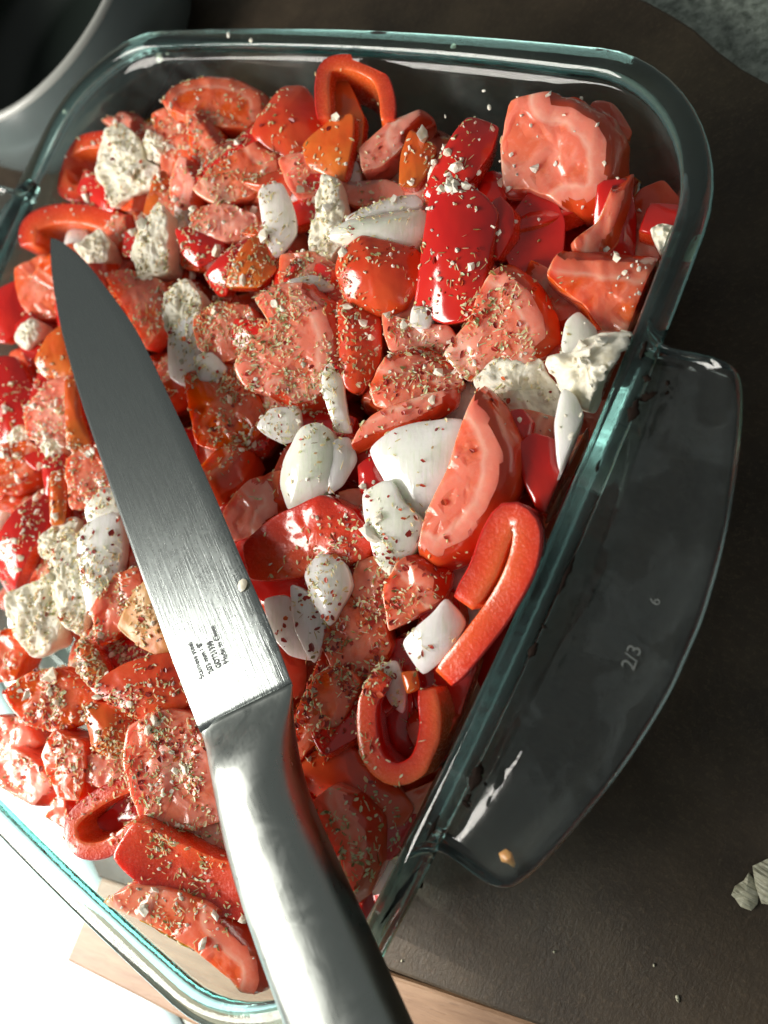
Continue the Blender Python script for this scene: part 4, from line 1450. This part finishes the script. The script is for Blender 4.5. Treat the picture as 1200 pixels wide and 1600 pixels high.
# leave out buried pieces that nothing of can be seen, here or from a step to either side
starts = [a for a, _, _ in OWN]
seen = set()
for dv in (Vector(), RT * 6, RT * -6, UPI * 6, UPI * -6):
    for iu in range(-10, 150):
        for iv in range(0, 204):
            uu, vv_ = iu * 8 + 3, iv * 8 + 3
            tgt = unp(uu, vv_, -1.0)
            h = bvh.ray_cast(CAM + dv, (tgt - CAM - dv).normalized(), 90)
            if h[2] is not None:
                seen.add(bisect.bisect_right(starts, h[2]) - 1)
for i, (_, nm, grp) in enumerate(OWN):
    if grp and i not in seen:
        ob = bpy.data.objects[nm]
        for ch in list(ob.children):
            bpy.data.objects.remove(ch)
        bpy.data.objects.remove(ob)
sr = random.Random(5)
SPOTS = [(380, 420, 160, 160, .5), (120, 850, 90, 200, .6), (300, 180, 90, 60, 1.0), (200, 260, 70, 60, .9), (360, 270, 80, 50, .9), (250, 380, 70, 60, 1.0), (320, 480, 60, 70, 1.3), (440, 540, 80, 80, 1.5), (350, 620, 60, 60, 1.4), (470, 640, 60, 40, 1.0), (560, 300, 70, 40, .8), (470, 430, 60, 50, .9),
         (650, 560, 70, 50, 1.1), (770, 500, 60, 50, 1.0), (700, 250, 40, 40, .8), (620, 900, 60, 60, .9), (540, 920, 50, 60, .8), (520, 1090, 50, 60, .9), (600, 1060, 50, 50, .6), (560, 1320, 45, 60, 1.2),
         (40, 620, 50, 60, 1.2), (80, 700, 60, 60, 1.1), (130, 760, 50, 50, 1.0), (100, 900, 60, 60, 1.5), (170, 960, 60, 60, 1.3), (140, 1030, 70, 50, 1.4), (80, 1090, 60, 50, 1.0), (180, 1120, 60, 50, 1.0), (260, 1190, 70, 70, 1.8), (140, 1170, 60, 50, 1.0), (300, 1340, 70, 50, 1.0), (260, 1440, 70, 30, .6), (50, 1200, 50, 40, .7), (220, 440, 50, 60, 1.0)]
CHILI = [(370, 620, 60, 50, 1.4), (440, 480, 70, 50, .8), (770, 480, 50, 40, .8), (650, 590, 60, 50, 1.1), (600, 900, 60, 70, 1.5), (540, 1040, 60, 70, 1.6), (590, 430, 40, 40, .7), (150, 850, 60, 50, 1.0), (170, 970, 60, 50, 1.0), (120, 1110, 60, 60, 1.2), (270, 1170, 70, 60, 1.4), (300, 540, 60, 60, .8), (180, 750, 50, 50, .7), (500, 1110, 40, 50, 1.0), (70, 1200, 50, 40, .8), (800, 610, 40, 40, .3), (300, 300, 120, 100, .4)]
CRUMB = [(90, 780, 70, 120, 1.2), (220, 300, 90, 90, .9), (330, 450, 90, 90, .8), (130, 1050, 80, 70, .6), (200, 250, 60, 50, 1.0), (240, 380, 60, 50, 1.0), (700, 250, 50, 50, 1.4), (720, 600, 30, 40, 1.2), (880, 250, 70, 70, .18), (900, 600, 60, 50, .8), (510, 300, 50, 40, 1.0), (80, 700, 60, 60, 1.0), (100, 930, 60, 60, 1.0), (560, 800, 40, 40, .8), (690, 300, 60, 40, .8), (430, 640, 60, 30, .8), (140, 640, 60, 80, .5), (1000, 420, 40, 40, .7), (600, 480, 80, 60, .5), (350, 700, 40, 40, .4), (300, 1400, 80, 50, .4), (250, 1200, 70, 70, .5)]


def drops(spots, n, spread=1.0):
    w = [s[4] * s[2] * s[3] for s in spots]
    out = []
    tries = 0
    while len(out) < n and tries < n * 7:
        tries += 1
        s = sr.choices(spots, w)[0]
        u, v_ = sr.gauss(s[0], s[2] * .75 * spread), sr.gauss(s[1], s[3] * .75 * spread)
        if not (-20 < u < 1080 and 100 < v_ < 1590):
            continue
        g = unp(u, v_, -.3)
        if noise.noise(Vector((g.x * 1.3, g.y * 1.3, 11))) + sr.uniform(-.35, .35) < -.05:
            continue
        hit = bvh.ray_cast(Vector((g.x, g.y, 4)), Vector((0, 0, -1)), 9)
        if hit[0] is None or hit[0].z < -2.6:
            continue
        out.append((hit[0], hit[1] if hit[1].z > 0 else -hit[1]))
    return out


def basis(n, a):
    t = Vector((math.cos(a), math.sin(a), 0))
    x = (t - n * t.dot(n)).normalized()
    return x, n.cross(x)


def flakes(name, hits, lrange, ratio, mat, label, cat, lift=.03, curl=.25, tumble=.35):
    vv, ff = [], []
    for p, n in hits:
        n = (n + Vector((sr.uniform(-1, 1), sr.uniform(-1, 1), sr.uniform(-.3, .6))) * tumble).normalized()
        x, y = basis(n, sr.uniform(0, 6.28))
        L = sr.uniform(*lrange) * (1.3 if sr.random() < .15 else 1)
        w = L * sr.uniform(*ratio)
        cz = L * curl * sr.uniform(-.4, 1)
        b = len(vv)
        c = p + n * (lift * sr.uniform(.3, 1.3) + .2 * abs(cz))
        th = .012
        prof2 = [(-.5, 0), (-.2, .5 * sr.uniform(.6, 1.1)), (.22, .45 * sr.uniform(.5, 1.1)), (.5, .05), (.2, -.45 * sr.uniform(.6, 1.1)), (-.25, -.5 * sr.uniform(.5, 1.1))]
        for side in (1, -1):
            for a, d in prof2:
                q = c + x * a * L + y * d * w + n * (-cz * 2 * a * a + th * side + .25 * w * abs(d))
                vv.append(q)
        ff += [(b, b + 1, b + 2, b + 3), (b, b + 3, b + 4, b + 5), (b + 9, b + 8, b + 7, b + 6), (b + 11, b + 10, b + 9, b + 6)]
        for i in range(6):
            j = (i + 1) % 6
            ff.append((b + i, b + 6 + i, b + 6 + j, b + j))
    o = mesh(name, vv, ff, mat, None, False)
    return tag(o, label, cat, kind='stuff')


hits = drops(SPOTS, 12500, 1.25)
n1 = int(len(hits) * .8)
flakes("dried_herb_flakes", hits[:n1], (.035, .15), (.25, .6), M['herb'], "dried green and straw-coloured herb flakes sprinkled over the vegetables", "herbs")
flakes("dried_herb_stems", hits[n1:], (.09, .26), (.05, .12), M['herb'], "thin straw-coloured herb stalks among the flakes over the vegetables", "herbs", tumble=.5)
flakes("chili_flakes", drops(CHILI, 1200, 1.2), (.04, .19), (.45, .9), M['chili'], "dark red dried chili flakes sprinkled over the vegetables", "chili")


def crumbs(name, hits, rr, mat, label, cat):
    vv, ff = [], []
    ico = bmesh.new()
    bmesh.ops.create_icosphere(ico, subdivisions=1, radius=1)
    iv = [v.co.copy() for v in ico.verts]
    iff = [tuple(v.index for v in f.verts) for f in ico.faces]
    ico.free()
    for p, n in hits:
        r = sr.uniform(*rr) * (1.7 if sr.random() < .1 else 1)
        b = len(vv)
        sx, sy = sr.uniform(.7, 1.4), sr.uniform(.6, 1.2)
        a = sr.uniform(0, 6.28)
        x, y = basis(n, a)
        for q in iv:
            k2 = r * sr.uniform(.45, 1.4)
            vv.append(p + (x * q.x * sx + y * q.y * sy + n * (q.z * .8 + .35)) * k2)
        ff += [tuple(b + i for i in f) for f in iff]
    o = mesh(name, vv, ff, mat, None, False)
    return tag(o, label, cat, kind='stuff')


crumbs("feta_crumbs", drops(CRUMB, 2000, 1.3), (.015, .065), M['fe'], "tiny white feta crumbs scattered over the vegetables", "feta crumbs")
crumbs("feta_bits", drops(CRUMB, 260, 1.2), (.06, .15), M['fe'], "loose larger feta bits lying between the vegetables", "feta crumbs")
crumbs("seed_grains", drops(SPOTS, 500), (.02, .045), M['skinny'], "small straw-coloured seeds scattered among the herbs", "seeds")

# a scrap of feta sticking to the blade
c = onk(379, 914, .09)
kc = T0 + krot @ c
vv = []
for i in range(9):
    t = 2 * math.pi * i / 9
    r = .16 * (1 + .5 * noise.noise(Vector((i * 1.7, 2, 3))))
    vv.append((r * math.cos(t) * .9, r * math.sin(t), 0))
vv += [(a * .6, b * .6, .05) for a, b, _ in vv] + [(0, 0, .06)]
ff = [(i, (i + 1) % 9, 9 + (i + 1) % 9, 9 + i) for i in range(9)] + [(9 + i, 9 + (i + 1) % 9, 18) for i in range(9)]
o = mesh("feta_scrap", vv, ff, M['fe'])
mw = krot.to_4x4()
mw.translation = kc * S
o.matrix_world = mw
tag(o, "white feta scrap stuck on the knife blade's cutting edge", "feta")
